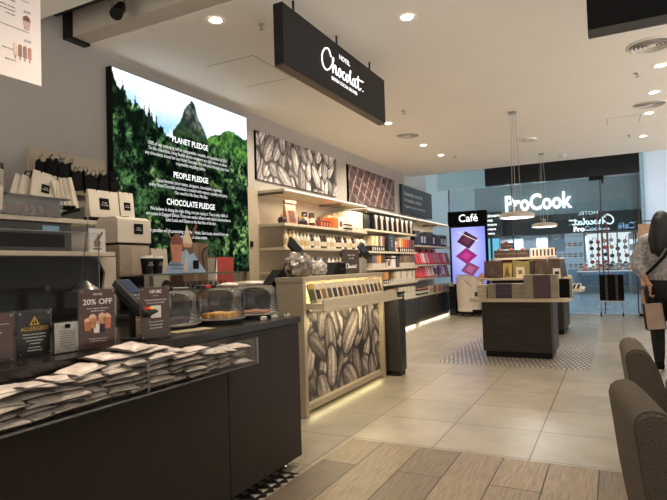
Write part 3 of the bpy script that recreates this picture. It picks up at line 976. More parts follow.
def mini_cup(x, z, s, col, nm):
    return P('drink_print', MB().prism([(x - 0.010 * s, z), (x + 0.010 * s, z), (x + 0.014 * s, z + 0.036 * s), (x - 0.014 * s, z + 0.036 * s)], 'y', -0.0076, -0.0066), pm(nm, col, 0.6),
             [P('cream_print', MB().prism([(x - 0.014 * s, z + 0.0362 * s), (x + 0.014 * s, z + 0.0362 * s), (x + 0.010 * s, z + 0.046 * s), (x, z + 0.052 * s), (x - 0.011 * s, z + 0.046 * s)], 'y', -0.0076, -0.0066), pm('cream_print_ink', C(232, 190, 160), 0.6))])
off = [T('lettering', 'VIP.ME', 0.013, M_['ink'], (0, -0.007, 0.218)), T('lettering', '20% OFF', 0.031, M_['ink'], (0, -0.007, 0.188), bold=0.0004)] + lines(['in our cafe for members', 'and first orders'], 0.0085, 0.163, 0.0105)
off += [mini_cup(-0.040, 0.075, 1.0, C(190, 120, 84), 'drink_a'), mini_cup(-0.02, 0.085, 1.1, C(206, 142, 104), 'drink_b'), mini_cup(0.036, 0.08, 1.2, C(188, 112, 82), 'drink_c'), mini_cup(0.016, 0.088, 1.1, C(214, 160, 124), 'drink_d'), mini_cup(-0.006, 0.065, 0.95, C(236, 226, 216), 'drink_e'), mini_cup(0.016, 0.065, 0.95, C(30, 32, 44), 'drink_f')]
off += lines(['To claim, scan the code', 'at the till and sign up'], 0.0075, 0.042, 0.0095)
thing('discount_sign', 'brown card sign reading 20% OFF above a picture of drinks', 'sign', holder(0.138, 0.238, M_['brown'], off), (-1.858, 1.538, ZC), rz=L2W - 0.36)
vip = [T('lettering', 'VIP.ME', 0.022, M_['ink'], (0, -0.007, 0.212), bold=0.0003), P('rule', B(-0.015, 0.015, -0.0075, -0.0066, 0.193, 0.1945), M_['ink'])] + lines(['DOUBLE REWARDS IN STORE', 'Join free and collect points'], 0.0085, 0.175, 0.012) + lines(['Scan to join our free', 'club and get treats', 'Ask us for details'], 0.009, 0.078, 0.014)
vip.append(P('white_square', B(-0.026, 0.026, -0.0075, -0.0066, 0.095, 0.15), M_['white']))
thing('club_sign', 'brown card sign with VIP.ME heading and a white square, behind the card reader', 'sign', holder(0.149, 0.232, M_['brown'], vip), (-1.856, 1.848, ZC), rz=L2W - 0.20)

# ---- card reader on its stand
m_dev = pm('device_black', C(34, 33, 33), 0.4, var=0.1)
Mr = Matrix.Translation((0, -0.01, 0.19)) @ Matrix.Rotation(math.radians(40), 4, 'X') @ Matrix.Scale(1.14, 4)
rd = [P('base_plate', MB().lathe([(0, 0), (0.062, 0), (0.06, 0.008), (0, 0.009)], 28), M_['black'], smooth=True),
      P('pole', MB().cyl((0, 0.01, 0.0095), (0, 0.01, 0.185), 0.014, n=14), M_['black']),
      P('cradle', MB().box(-0.036, 0.036, -0.075, 0.085, -0.036, -0.022, 0.004, M=Mr), M_['black']),
      P('body', MB().box(-0.041, 0.041, -0.105, 0.10, -0.02, 0.014, 0.009, M=Mr, seg=3), m_dev,
        [P('screen', MB().box(-0.032, 0.032, 0.01, 0.088, 0.0142, 0.016, M=Mr), pm('device_screen', C(40, 50, 72), 0.15, emit=C(60, 80, 120), estr=0.12))])]
kp = []
for r_ in range(4):
    for c_ in range(3):
        x, y = -0.023 + c_ * 0.023, -0.008 - r_ * 0.018
        rd.append(P('key', MB().box(x - 0.009, x + 0.009, y - 0.006, y + 0.006, 0.0142, 0.0175, M=Mr), pm('key_grey', C(96, 98, 102), 0.5)))
for c_, nm, cc in ((0, 'key_red', C(214, 50, 44)), (1, 'key_yellow', C(230, 196, 50)), (2, 'key_green', C(96, 190, 70))):
    x = -0.025 + c_ * 0.025
    rd.append(P('key', MB().box(x - 0.011, x + 0.011, -0.094, -0.081, 0.0142, 0.018, M=Mr), pm(nm, cc, 0.5), label={'key_red': 'red key', 'key_yellow': 'yellow key', 'key_green': 'green key'}[nm]))
thing('card_reader', 'black card reader with blue screen tilted on a stand on the counter', 'card reader', rd, (-1.95, 1.815, ZC), rz=math.radians(96))

# ---- cakes under glass domes
m_pastry = pm('pastry_gold', C(224, 164, 70), 0.7, var=0.35, scale=40, bump=0.5)
m_brownie = pm('brownie', C(66, 42, 32), 0.8, var=0.4, scale=50, bump=0.6)
m_cookie = pm('cookie', C(150, 100, 62), 0.8, var=0.4, scale=50, bump=0.6)
def dome_mesh():
    r, h = 0.150, 0.172
    pr = [(r + 0.006, 0.0), (r + 0.006, 0.004), (r, 0.006)] + [(r, h * 0.62)] + [(r * (1 - 0.34 * (1 - math.cos(t)) ), h * (0.62 + 0.38 * math.sin(t))) for t in (0.3, 0.6, 0.9, 1.2, 1.45)] + [(0.0, h)]
    return [P('bowl', MB().lathe(pr, 40), M_['clear'], smooth=True), P('rim_bead', MB().lathe([(r + 0.004, 0.0005), (r + 0.009, 0.003), (r + 0.004, 0.007), (r + 0.0015, 0.003), (r + 0.004, 0.0005)], 40), M_['frost'], smooth=True)]
for i, (x, y, tx) in enumerate(((-2.12, 2.225, 'nearest the brown signs'), (-2.06, 2.545, 'in the middle of the three'), (-2.035, 2.865, 'nearest the bean-picture till'))):
    thing('cake_plate', 'round pale cake plate under the glass dome ' + tx, 'plate', [P('plate', MB().lathe([(0, 0.008), (0.15, 0.008), (0.157, 0.011), (0.157, 0.008), (0.14, 0.0), (0, 0.0)], 40), pm('plate_pale', C(196, 188, 176), 0.3), smooth=True), P('foot', MB().lathe([(0, -0.0005), (0.135, -0.0005), (0.138, -0.0135), (0, -0.0135)], 32), M_['black'], smooth=True)], (x, y, ZC + 0.0145), group='cake plates on the counter')
    thing('cake_dome', 'clear glass cake dome ' + tx, 'dome', cached('dome', dome_mesh), (x, y, ZC + 0.0262), group='glass cake domes on the counter')
zp = ZC + 0.0232
for k, (dx, dy) in enumerate(((0.05, -0.07), (0.055, 0.005), (0.05, 0.075), (-0.04, -0.03), (-0.04, 0.05))):
    solo('pastry_slice', 'golden pastry square, %s on the middle cake plate' % ORD[k], 'pastry', B(-0.034, 0.034, -0.034, 0.034, 0, 0.032, 0.006), m_pastry, (-2.06 + dx, 2.545 + dy, zp), rz=R.uniform(-0.3, 0.3), group='pastry squares under the middle dome')
for k, (dx, dy) in enumerate(((0.05, -0.06), (0.05, 0.02), (-0.02, -0.02), (-0.01, 0.07))):
    solo('brownie', 'dark brownie square, %s under the dome by the brown signs' % ORD[k], 'cake', B(-0.032, 0.032, -0.032, 0.032, 0, 0.03, 0.005), m_brownie, (-2.12 + dx, 2.225 + dy, zp), rz=R.uniform(-0.3, 0.3), group='brownies under the first dome')
for k, (dx, dy) in enumerate(((0.06, -0.05), (0.055, 0.03), (-0.02, -0.03), (-0.02, 0.05))):
    solo('cookie', 'brown cookie, %s under the dome by the till' % ORD[k], 'cookie', MB().lathe([(0, 0), (0.036, 0), (0.04, 0.01), (0.03, 0.02), (0, 0.024)], 20), m_cookie, (-2.035 + dx, 2.865 + dy, zp), group='cookies under the last dome', smooth=True)
solo('paper_doily', 'folded white paper beside the cookies under the dome by the till', 'paper', B(-0.05, 0.05, -0.03, 0.03, 0, 0.004), M_['white'], (-1.955, 2.90, zp), rz=0.3)
def tongs():
    a = [(-0.15, 0, 0.004), (-0.05, 0.014, 0.006), (0.06, 0.018, 0.006), (0.15, 0.012, 0.004)]
    return [P('arm', MB().tube(a, 0.006, 8), M_['metal']), P('arm', MB().tube([(x, -y, z) for x, y, z in a], 0.006, 8), M_['metal']), P('grip', B(-0.14, -0.075, -0.024, 0.024, -0.004, 0.016, 0.005), M_['black']), P('grip', B(-0.074, -0.02, -0.024, 0.024, -0.004, 0.016, 0.005), M_['red'], label='red grip'), P('grip', B(-0.019, 0.03, -0.024, 0.024, -0.004, 0.016, 0.005), M_['black'])]
thing('serving_tongs', 'serving tongs with a red and black grip lying over the middle dome', 'tongs', tongs(), (-2.08, 2.50, ZC + 0.203), rz=L2W + 0.1)
thing('cake_tongs', 'plain metal cake tongs with black grip lying over the dome by the signs', 'tongs', [q for q in tongs() if q[5] is None], (-2.13, 2.2, ZC + 0.203), rz=L2W - 0.08)
solo('napkin', 'crumpled white napkin lying on top of the middle glass dome', 'napkin', MB().ball((0, 0, 0.014), 0.05, 1.3, 0.8, 0.28, 14, 8), pm('napkin_white', C(226, 216, 208), 0.8, bump=1.0, bscale=40), (-2.02, 2.60, ZC + 0.199), smooth=True)
solo('napkin', 'crumpled white napkin lying on top of the glass dome by the till', 'napkin', MB().ball((0, 0, 0.014), 0.05, 1.4, 0.7, 0.28, 14, 8), pm('napkin_white', C(226, 216, 208), 0.8), (-2.02, 2.85, ZC + 0.199), smooth=True)
for x, y, tx in ((-1.855, 2.705, 'small white price cube on the counter beside the middle dome'), (-1.855, 2.82, 'small pale price cube on the counter between two domes'), (-1.835, 2.93, 'clear price block at the far end of the counter')):
    thing('price_cube', tx, 'price tag', [P('block', B(-0.02, 0.02, -0.01, 0.01, 0, 0.02, 0.002), M_['acrylic'] if 'clear' in tx else M_['white']), P('ticket', B(-0.018, 0.018, -0.0125, -0.0105, 0.002, 0.018), M_['cream'])], (x, y, ZC), rz=L2W)
solo('paper_sheet', 'pale paper sheet lying flat on the counter in front of the domes', 'paper', B(-0.12, 0.12, -0.05, 0.05, 0, 0.0015), pm('sheet_paper', C(190, 172, 140), 0.35), (-1.93, 2.16, ZC), rz=L2W - 0.2)
thing('drinks_leaflet', 'small brown leaflet standing behind the card reader pole', 'leaflet', [P('card', B(-0.035, 0.035, 0, 0.003, 0, 0.13), M_['kraft']), P('emblem', MB().cyl((0, -0.001, 0.1), (0, -0.0025, 0.1), 0.008, n=14), M_['ink'])] + [T('lettering', 'Treat yourself', 0.009, M_['ink'], (0, -0.001, 0.075))], (-2.05, 1.93, ZC), rz=L2W, rx=0.0)
# ================================================================== BEHIND THE COUNTER
bc = [P('carcass', B(-1.9, 1.88, 0.02, 1.14, 0.0, 0.905), M_['blackmatte']), P('worktop', B(-1.9, 1.88, 0.0, 1.16, 0.906, 0.95, 0.003), M_['slab'])]
for k in range(5):
    bc.append(P('door', B(-1.88 + k * 0.75, -1.14 + k * 0.75, 0.0, 0.019, 0.1, 0.9, 0.002), M_['charcoal']))
thing('back_counter', 'black back counter along the wall behind the service counter', 'counter', bc, (-2.84, 2.2, 0), rz=L2W)
thing('side_counter', 'wood-topped side counter below the glowing screen, beside the shelf wall', 'counter',
      [P('carcass', B(-0.7, 0.7, 0.02, 0.62, 0, 1.04), M_['charcoal']), P('worktop', B(-0.71, 0.71, 0.0, 0.63, 1.041, 1.085, 0.003), M_['woodh'])], (-3.38, 4.80, 0), rz=L2W)

# ---- drinks machine and its glass guard
m_dgrey = pm('machine_grey', C(74, 72, 70), 0.35, 0.4, var=0.1)
mch = [P('cabinet', B(-0.78, 0.60, 0.04, 0.5, 0.0, 0.385), M_['blackmatte']),
       P('shelf_slab', B(-0.55, 0.69, -0.05, 0.5, 0.386, 0.415, 0.003), M_['cream']),
       P('control_panel', B(-0.78, 0.40, 0.0, 0.5, 0.416, 0.59, 0.006), m_dgrey, [P('display', B(0.20, 0.31, -0.003, -0.0005, 0.54, 0.57), pm('lcd', C(120, 150, 165), 0.3, emit=C(120, 160, 180), estr=0.15))]),
       P('dark_band', B(-0.78, 0.34, -0.012, -0.0015, 0.44, 0.52, 0.002), M_['blackmatte']),
       P('top_slab', B(-0.8, 0.57, -0.02, 0.5, 0.592, 0.62, 0.003), M_['cream']),
       P('side_panel', MB().prism([(0.64, 0.385), (0.79, 0.385), (0.79, 0.0), (0.56, 0.0), (0.60, 0.08), (0.68, 0.16), (0.70, 0.28)], 'y', 0.06, 0.08), M_['cream'], label='cream slanted side panel'),
       P('side_back', B(0.605, 0.78, 0.10, 0.5, 0.0, 0.38), M_['blackmatte'])]
for k in range(3):
    mch.append(P('badge', MB().cyl((-0.45 + k * 0.35, 0.036, 0.19), (-0.45 + k * 0.35, 0.028, 0.19), 0.018, n=16), m_dgrey))
thing('drinks_machine', 'dark drinks machine with cream shelves, small lit display and black band', 'machine', mch, (-3.02, 1.92, 0.9505), rz=L2W)
gg = [P('front_pane', MB().box(-0.75, 0.46, 0, 0.006, 0.0, 0.52), M_['acrylic'], [P('edge', B(0.4605, 0.466, -0.001, 0.007, 0, 0.52), M_['frost']), P('edge', B(-0.75, 0.46, -0.001, 0.007, 0.5205, 0.526), M_['frost'])]),
      P('side_pane', MB().prism([(0.007, 0.0), (0.13, 0.0), (0.02, 0.62), (0.007, 0.62)], 'x', 0.40, 0.405), M_['acrylic'], [P('edge', MB().tube([(0.403, 0.13, 0.0), (0.403, 0.02, 0.62)], 0.004, 6), M_['frost'])])]
thing('glass_guard', 'clear acrylic guard standing in front of the drinks machine', 'guard', gg, (-2.84 - 0.015, 1.92, 0.9505), rz=L2W)
# two spouts glimpsed behind the guard
thing('scoop_lamp', 'small pale cone lamp glimpsed behind the 20% OFF sign', 'lamp', [P('shade', MB().lathe([(0.014, 0.06), (0.09, 0.0), (0.085, 0.0), (0.012, 0.055)], 24), M_['metal'], smooth=True), P('stem', MB().cyl((0, 0, 0.0605), (0, 0, 0.12), 0.012, n=12), M_['black']), P('post', MB().cyl((0, 0, -0.168), (0, 0, 0.058), 0.011, n=12), M_['black'])], (-2.952, 2.36, 1.12))
# ---- plastic bin of biscuits
bx = [P('tub', MB().prism([(-0.34, 0.105), (0.30, 0.105), (0.27, 0.0), (-0.31, 0.0)], 'y', 0.0, 0.004).prism([(-0.34, 0.105), (0.30, 0.105), (0.27, 0.0), (-0.31, 0.0)], 'y', 0.24, 0.244).box(-0.31, 0.27, 0.0065, 0.239, 0, 0.004).box(0.266, 0.272, 0.0065, 0.239, 0.0045, 0.105), M_['frost']),
      P('lid', MB().box(-0.36, 0.33, -0.02, 0.266, 0.106, 0.116, 0.004), M_['frost'])]
thing('biscuit_tub', 'cloudy plastic tub with lid holding biscuits on top of the drinks machine', 'tub', bx, (-2.99, 1.95, 1.572), rz=L2W)
for k in range(7):
    Mx = Matrix.Translation((0, 0, 0)) @ Matrix.Rotation(PI / 2, 4, 'X')
    solo('biscuit', 'round brown biscuit in the plastic tub, %s of the row' % ORD[k], 'biscuit', MB().cyl((0, 0, 0), (0.034, 0, 0), 0.034, n=20), pm('biscuit', C(176, 122, 92), 0.8, var=0.2, scale=40), (-3.07, 1.88 + k * 0.045 + (0.06 if k == 6 else 0), 1.611), rz=L2W + 0.25, group='biscuits in the plastic tub', smooth=False)
cs = [P('cup', MB().lathe([(0.036, 0.0), (0.042, 0.12), (0.043, 0.125), (0.036, 0.125)], 24).lathe([(0.0, 0.001), (0.036, 0.001)], 24), pm('cup_paper', C(206, 196, 184), 0.6))]
for k in range(11):
    cs.append(P('rim', MB().lathe([(0.0425, 0.126 + k * 0.011), (0.046, 0.129 + k * 0.011), (0.0425, 0.134 + k * 0.011)], 24), pm('cup_paper', C(206, 196, 184), 0.6) if k < 8 else M_['dink'], smooth=True))
thing('cup_stack', 'stack of paper cups cut by the picture edge, above the brown sign', 'cup', cs, (-2.86, 1.74, 1.5722 - 0.0))
pc = [P('card', B(-0.06, 0.06, 0, 0.004, 0, 0.15), M_['white']), P('cone_print', MB().prism([(-0.018, 0.03), (0.018, 0.03), (0.026, 0.06), (0.0, 0.10), (-0.026, 0.06)], 'y', -0.0012, -0.0003), M_['kraft']), P('flake_print', MB().prism([(0.0, 0.08), (0.012, 0.075), (0.042, 0.125), (0.03, 0.13)], 'y', -0.0024, -0.0014), M_['brown']), P('caption', B(-0.03, 0.03, -0.0012, -0.0003, 0.014, 0.022), M_['dink'])]
thing('ice_cream_card', 'white card printed with an ice cream on the cream machine shelf', 'card', pc, (-2.985, 2.48, 1.3665), rz=L2W - 0.1)

# ---- peg rail with bags
thing('peg_rail', 'pale wooden peg rail on the wall holding black and white bags', 'rail', [P('board', B(-0.36, 0.36, 0, 0.04, 0, 0.33, 0.003), M_['woodh'])] +
      [P('peg', MB().tube([(x, 0, z), (x, -0.22, z), (x, -0.24, z + 0.02)], 0.005, 8), M_['chrome']) for x, z in ((-0.22, 0.19), (0.08, 0.13), (0.28, 0.13))], (-4.008, 3.07, 1.895), rz=L2W)
m_bagw = pm('bag_paper', C(222, 210, 192), 0.6, var=0.03)
def bag(w, h, d, body, base=True, label=0.3, handle=True, lz=0.55):
    mb = MB()
    mb.prism([(0.0, 0.0), (d, 0.0), (d * 0.62, h), (d * 0.38, h)], 'x', -w / 2, w / 2)
    ps = [P('body', mb, body)]
    if label:
        s = label * w / 2
        y0 = d * 0.38 * lz
        ps.append(P('label_patch', MB().prism([(y0 - 0.004 - s * d * 0.38 / h, h * lz - s), (y0 - 0.001 - s * d * 0.38 / h, h * lz - s), (y0 - 0.001 + s * d * 0.38 / h, h * lz + s), (y0 - 0.004 + s * d * 0.38 / h, h * lz + s)], 'x', -s, s), M_['blackmatte'],
                    [T('lettering', 'Hotel\nChocolat', s * 0.42, M_['ink'], (0, y0 - 0.0055, h * lz))]))
    if base:
        ps.append(P('base_band', B(-w / 2 - 0.001, w / 2 + 0.001, -0.002, d + 0.002, -0.002, h * 0.09), M_['blackmatte']))
    if handle:
        ps.append(P('handle', MB().tube([(-w * 0.22, d * 0.4, h - 0.012), (-w * 0.18, d * 0.36, h + 0.045), (0, d * 0.3, h + 0.065), (w * 0.18, d * 0.36, h + 0.045), (w * 0.22, d * 0.4, h - 0.012)], 0.0045, 6), M_['blackmatte']))
    return ps
BG = 'white paper bags hung on the peg rail'
fan = [(-3.80, 2.50, 1.70, 0.18, 0.22, 0.0, 0.30, 'small white bag at the outer end of the fanned bags, half in shadow', 0), (-3.78, 2.545, 1.70, 0.17, 0.22, 0.0, 0.26, 'small plain white bag, second of the fanned bags on the wall', 0),
       (-3.74, 2.635, 1.72, 0.19, 0.24, 0.0, 0.16, 'white bag with black label hung at the front of the fanned bags', 0.3)]
for k in range(4):
    fan.append((-3.78 + 0.01 * k, 2.70 + 0.032 * k, 1.715, 0.17, 0.215, -1.05, -0.16, 'thin white bag seen edge-on, %s in the middle of the fan' % ORD[k], 0))
fan.append((-3.74, 2.865, 1.70, 0.18, 0.24, 0.15, -0.27, 'white bag with black label tilted at the inner end of the fan', 0.33))
for x, y, z, w, h, dr, ry, lab, lb_ in fan:
    thing('paper_bag', lab, 'bag', bag(w * 1.12, h * 1.12, 0.03, m_bagw, True, lb_), (x, y, z - 0.0), rz=L2W + dr, ry=ry, group=BG)
thing('paper_bag', 'large upright white bag with black label below the hanging black bags', 'bag', bag(0.29, 0.245, 0.08, m_bagw, True, 0.32), (-3.66, 3.13, 1.655), rz=L2W, group=BG)
thing('paper_bag', 'narrower white bag with black label at the end beside the glowing screen', 'bag', bag(0.15, 0.27, 0.08, m_bagw, True, 0.45), (-3.66, 3.365, 1.64), rz=L2W, group=BG)
def bbag(seed):
    rs = random.Random(seed)
    mb = MB()
    w, h = 0.085, 0.15
    pts = [(-w / 2, 0.0), (w / 2, 0.0)]
    top = [(w / 2 * (1 - 2 * k / 7.0), h * rs.uniform(0.82, 1.1)) for k in range(8)]
    mb.prism(pts + top, 'y', 0.0, 0.03)
    return [P('body', mb, M_['blackmatte']), P('ribbon', MB().tube([(-0.02, -0.004, h * 0.8), (-0.045, -0.02, h * 1.1), (-0.02, -0.02, h * 1.25)], 0.003, 6), M_['black']), P('ribbon', MB().tube([(0.02, -0.004, h * 0.8), (0.05, -0.02, h * 1.05), (0.035, -0.025, h * 1.25)], 0.003, 6), M_['black'])]
BP = [bbag(k) for k in range(4)]
for k in range(5):
    thing('black_gift_bag', 'crumpled black gift bag, %s of the upper bundle on the peg rail' % ORD[k], 'bag', BP[k % 4], (-3.80 + 0.02 * (k % 2), 2.67 + 0.055 * k, 1.94 + 0.01 * (k % 3)), rz=L2W, ry=R.uniform(-0.2, 0.2), group='black gift bags, upper bundle')
for k in range(8):
    thing('black_gift_bag', 'crumpled black gift bag, %s of the lower row on the peg rail' % ORD[k], 'bag', BP[k % 4], (-3.80 + 0.02 * (k % 2), 2.90 + 0.062 * k, 1.885 + 0.008 * (k % 3)), rz=L2W, ry=R.uniform(-0.12, 0.12), group='black gift bags, lower row')

# ---- boxes and bags stacked on the back counter
thing('gift_carton', 'tall pale carton on the back counter under a white labelled box', 'box', [P('body', B(-0.15, 0.15, 0, 0.24, 0, 0.485, 0.003), pm('carton_pale', C(190, 172, 150), 0.6)), P('fold', B(-0.149, -0.03, -0.0025, -0.0005, 0.01, 0.47), pm('carton_fold', C(170, 152, 132), 0.6)), P('lid_edge', B(-0.152, 0.152, -0.003, 0.243, 0.4855, 0.4985), M_['blackmatte'])], (-3.27, 3.06, 0.951), rz=L2W)
thing('labelled_box', 'white box with black label standing on the tall pale carton', 'box', [P('body', B(-0.165, 0.165, 0, 0.24, 0, 0.175, 0.004), m_bagw), P('flap', MB().prism([(0.0, 0.176), (0.24, 0.176), (0.20, 0.20), (0.04, 0.20)], 'x', -0.155, 0.155), m_bagw), P('label_patch', B(-0.01, 0.08, -0.003, -0.0005, 0.07, 0.15), M_['blackmatte'], [T('lettering', 'Hotel\nChocolat', 0.016, M_['ink'], (0.035, -0.004, 0.11))]), P('clasp', B(-0.02, 0.03, 0.09, 0.13, 0.2005, 0.212), M_['blackmatte'])], (-3.27, 3.065, 1.4505), rz=L2W)
thing('paper_bag', 'white bag with black rope handles standing behind the two dark cups', 'bag', bag(0.17, 0.46, 0.10, m_bagw, False, 0), (-3.22, 3.30, 0.951), rz=L2W)

# ---- glass case with things on top
gc = [P('top', B(-0.64, 0.50, 0, 0.25, 0.247, 0.257), M_['clear'], [P('edge', B(-0.64, 0.50, -0.003, -0.0005, 0.246, 0.258), pm('glass_edge', C(92, 112, 100), 0.15))]),
      P('shelf', B(-0.62, 0.48, 0.01, 0.24, 0.12, 0.126), M_['clear'], [P('edge', B(-0.62, 0.48, 0.006, 0.0095, 0.119, 0.127), pm('glass_edge', C(92, 112, 100), 0.15))])]
for x in (-0.635, 0.49):
    gc.append(P('side', B(x, x + 0.006, 0.0, 0.25, 0.0, 0.246), M_['clear']))
gc.append(P('badge', MB().cyl((-0.42, -0.004, 0.16), (-0.42, -0.01, 0.16), 0.05, n=28), M_['black'], [T('lettering', 'HC', 0.03, M_['gold'], (-0.42, -0.011, 0.16))]))
thing('glass_case', 'low glass case with a round black badge, carrying the cups', 'case', gc, (-3.0, 3.52, 0.9505), rz=L2W)
for k in range(7):
    for j in range(2):
        solo('shot_glass', 'small upturned clear glass in the low glass case, %s of the %s row' % (ORD[k], ('front', 'back')[j]), 'glass', MB().lathe([(0.026, 0.0), (0.02, 0.06), (0.0, 0.062)], 16), M_['clear'], (-3.08 - j * 0.1, 3.45 + k * 0.072, 0.951 + 0.127), group='upturned glasses in the case', smooth=True)
def dcup():
    return [P('cup', MB().lathe([(0, 0), (0.034, 0), (0.046, 0.115), (0, 0.115)], 28), M_['black'], smooth=True), P('lid', MB().lathe([(0.0475, 0.1155), (0.049, 0.122), (0.045, 0.125), (0.042, 0.137), (0, 0.137)], 28), M_['white'], smooth=True), T('lettering', 'Hotel\nChocolat', 0.015, M_['ink'], (0, -0.0435, 0.075))]
thing('coffee_cup', 'dark paper cup with white lid, in front of the white bag', 'cup', cached('dcup', dcup), (-3.07, 2.985, 1.209), rz=L2W, group='dark lidded cups')
thing('coffee_cup', 'second dark lidded cup, beside the ice cream display card', 'cup', cached('dcup', dcup), (-3.12, 3.14, 1.209), rz=L2W, group='dark lidded cups')
# tent card: hill shape with two drinks
hil = MB().prism([(-0.22, 0.0), (0.25, 0.0), (0.10, 0.16), (0.06, 0.14), (0.02, 0.19), (-0.10, 0.14), (-0.17, 0.08)], 'y', 0.0, 0.006)
tc = [P('card', hil, pm('tent_blue', C(158, 184, 214), 0.5, var=0.25, scale=6)),
      P('peak_print', MB().prism([(-0.03, 0.012), (0.03, 0.012), (0.02, 0.185), (0.0, 0.12)], 'y', -0.0018, -0.0006), M_['cream']),
      P('shake_print', MB().prism([(-0.145, 0.085), (-0.055, 0.085), (-0.035, 0.225), (-0.165, 0.225)], 'y', -0.006, -0.002), pm('shake_ink', C(196, 128, 96), 0.55), [P('froth_print', MB().prism([(-0.175, 0.2255), (-0.025, 0.2255), (-0.03, 0.265), (-0.07, 0.305), (-0.105, 0.31), (-0.15, 0.275)], 'y', -0.006, -0.002), pm('froth_ink', C(124, 74, 58), 0.6, var=0.4, scale=50)), P('straw_print', MB().prism([(-0.165, 0.275), (-0.157, 0.272), (-0.20, 0.345), (-0.208, 0.345)], 'y', -0.006, -0.002), M_['cream'])]),
      P('cone_print', MB().prism([(-0.015, 0.205), (0.065, 0.205), (0.08, 0.235), (-0.03, 0.235)], 'y', -0.006, -0.002), pm('cone_ink', C(206, 160, 120), 0.6), [P('whip_print', MB().prism([(-0.035, 0.2355), (0.085, 0.2355), (0.07, 0.275), (0.05, 0.305), (0.035, 0.35), (0.022, 0.38), (0.01, 0.345), (-0.005, 0.305), (-0.023, 0.275)], 'y', -0.006, -0.002), pm('whip_ink', C(234, 208, 176), 0.6)), P('flake_print', MB().prism([(0.06, 0.285), (0.08, 0.275), (0.15, 0.385), (0.13, 0.40)], 'y', -0.006, -0.002), pm('flake_ink', C(120, 62, 48), 0.6))]),
      P('label_patch', B(0.09, 0.16, -0.0018, -0.0006, 0.03, 0.10), M_['blackmatte']), P('strut', MB().prism([(0.0065, 0.0), (0.08, 0.0), (0.0065, 0.12)], 'x', -0.02, -0.015), M_['white'])]
for i, t in enumerate(('Hotel Chocolat ices', 'ask for a taste')):
    tc.append(T('lettering', t, 0.022, M_['dink'], (-0.09, -0.001, 0.065 - 0.028 * i)))
thing('ice_cream_display', 'blue mountain-shaped display card with a chocolate shake and an ice cream cone', 'display card', tc, (-3.04, 3.36, 1.2087), rz=L2W)
thing('domed_cup', 'clear plastic cup with a domed lid beside the blue display card', 'cup', [P('cup', MB().lathe([(0, 0.003), (0.05, 0.003), (0.066, 0.15), (0.064, 0.15), (0.048, 0.0), (0, 0.0)], 32), M_['acrylic'], smooth=True), P('dome_lid', MB().lathe([(0.07, 0.151), (0.07, 0.158), (0.062, 0.175), (0.045, 0.21), (0.02, 0.222), (0.018, 0.222)], 32), M_['acrylic'], smooth=True)], (-3.16, 3.80, 1.209))
thing('red_box', 'red box with a white edge standing on the wooden side counter below the screen', 'box', [P('body', B(-0.10, 0.16, 0, 0.12, 0, 0.265, 0.003), pm('box_red_soft', C(176, 66, 58), 0.55)), P('spine', B(-0.125, -0.1005, 0.0, 0.12, 0, 0.255), M_['white'])], (-3.44, 4.35, 1.086), rz=L2W)
thing('brown_carton', 'brown cardboard carton standing behind the clear domed cup', 'box', [P('body', B(-0.17, 0.17, 0, 0.15, 0, 0.53, 0.003), pm('carton_brown', C(108, 82, 66), 0.7)), P('tape', B(-0.03, 0.03, -0.002, -0.0005, 0, 0.53), pm('tape_brown', C(134, 104, 82), 0.4))], (-3.42, 3.92, 0.951), rz=L2W)

# ================================================================== TILL COUNTER WITH THE BEAN PANEL
KX = 0.875
ledw = em('strip_glow', (1.0, 0.84, 0.5, 1), 3.0)
kp_ = [P('side_panel', B(-KX, -KX + 0.045, 0, 0.26, 0.0, 1.104), M_['wood']), P('side_panel', B(KX - 0.045, KX, 0, 0.26, 0.0, 1.104), M_['wood']),
       P('top', B(-KX - 0.004, KX + 0.004, -0.004, 0.27, 1.105, 1.145, 0.003), M_['woodh']),
       P('bottom_rail', B(-KX + 0.0455, KX - 0.0455, 0.002, 0.05, 0.05, 0.10), M_['woodh']),
       P('back_board', B(-KX + 0.0455, KX - 0.0455, 0.16, 0.25, 0.10, 1.104), M_['shelf']),
       P('bean_panel', B(-KX + 0.046, KX - 0.046, 0.05, 0.158, 0.101, 0.868), M_['blackmatte'], [P('print', picture('print', beans(120, 260, 1.65, 0.765, 0.46, 95, 11, dark=(30, 25, 25), hi=(214, 198, 190)), 1.65, 0.765, m_print, 0.0), None, loc=(0, 0.0485, 0.102))]),
       P('rack_shelf', B(-KX + 0.046, KX - 0.046, -0.17, 0.158, 0.872, 0.925), M_['shelf']),
       P('rack_lip', B(-KX + 0.005, KX - 0.12, -0.186, -0.1705, 0.872, 0.960, 0.002), M_['shelf']),
       P('rack_ledge', B(-KX + 0.005, KX + 0.03, -0.21, -0.05, 0.858, 0.8715), M_['shelf']),
       P('light_strip', B(-KX + 0.06, KX - 0.06, 0.05, 0.07, 1.1015, 1.1045), ledw), P('light_strip', B(-KX + 0.05, KX - 0.05, -0.045, -0.03, 0.868, 0.8718), ledw)]
thing('till_counter', 'pale wooden till counter with a lit rack and a grey cocoa bean panel', 'counter', kp_, (-2.26, 4.745, 0), rz=L2W)
def sachet(c1, c2, nm):
    return [P('packet', B(-0.047, 0.047, 0, 0.012, 0, 0.165, 0.003), pm('sachet_' + nm, c1, 0.4)), P('picture_patch', B(-0.041, 0.030, -0.0015, -0.0003, 0.03, 0.112), pm('sachet_patch_' + nm, c2, 0.5, var=0.5, scale=50)), P('header', B(-0.041, 0.041, -0.0015, -0.0003, 0.122, 0.158), M_['cream'] if nm != 'green' else M_['gold'])]
skinds = {'green': (C(112, 112, 70), C(60, 64, 40)), 'black': (C(206, 192, 166), C(44, 36, 34)), 'gold': (C(200, 180, 140), C(120, 84, 52)), 'grey': (C(196, 184, 168), C(66, 62, 66))}
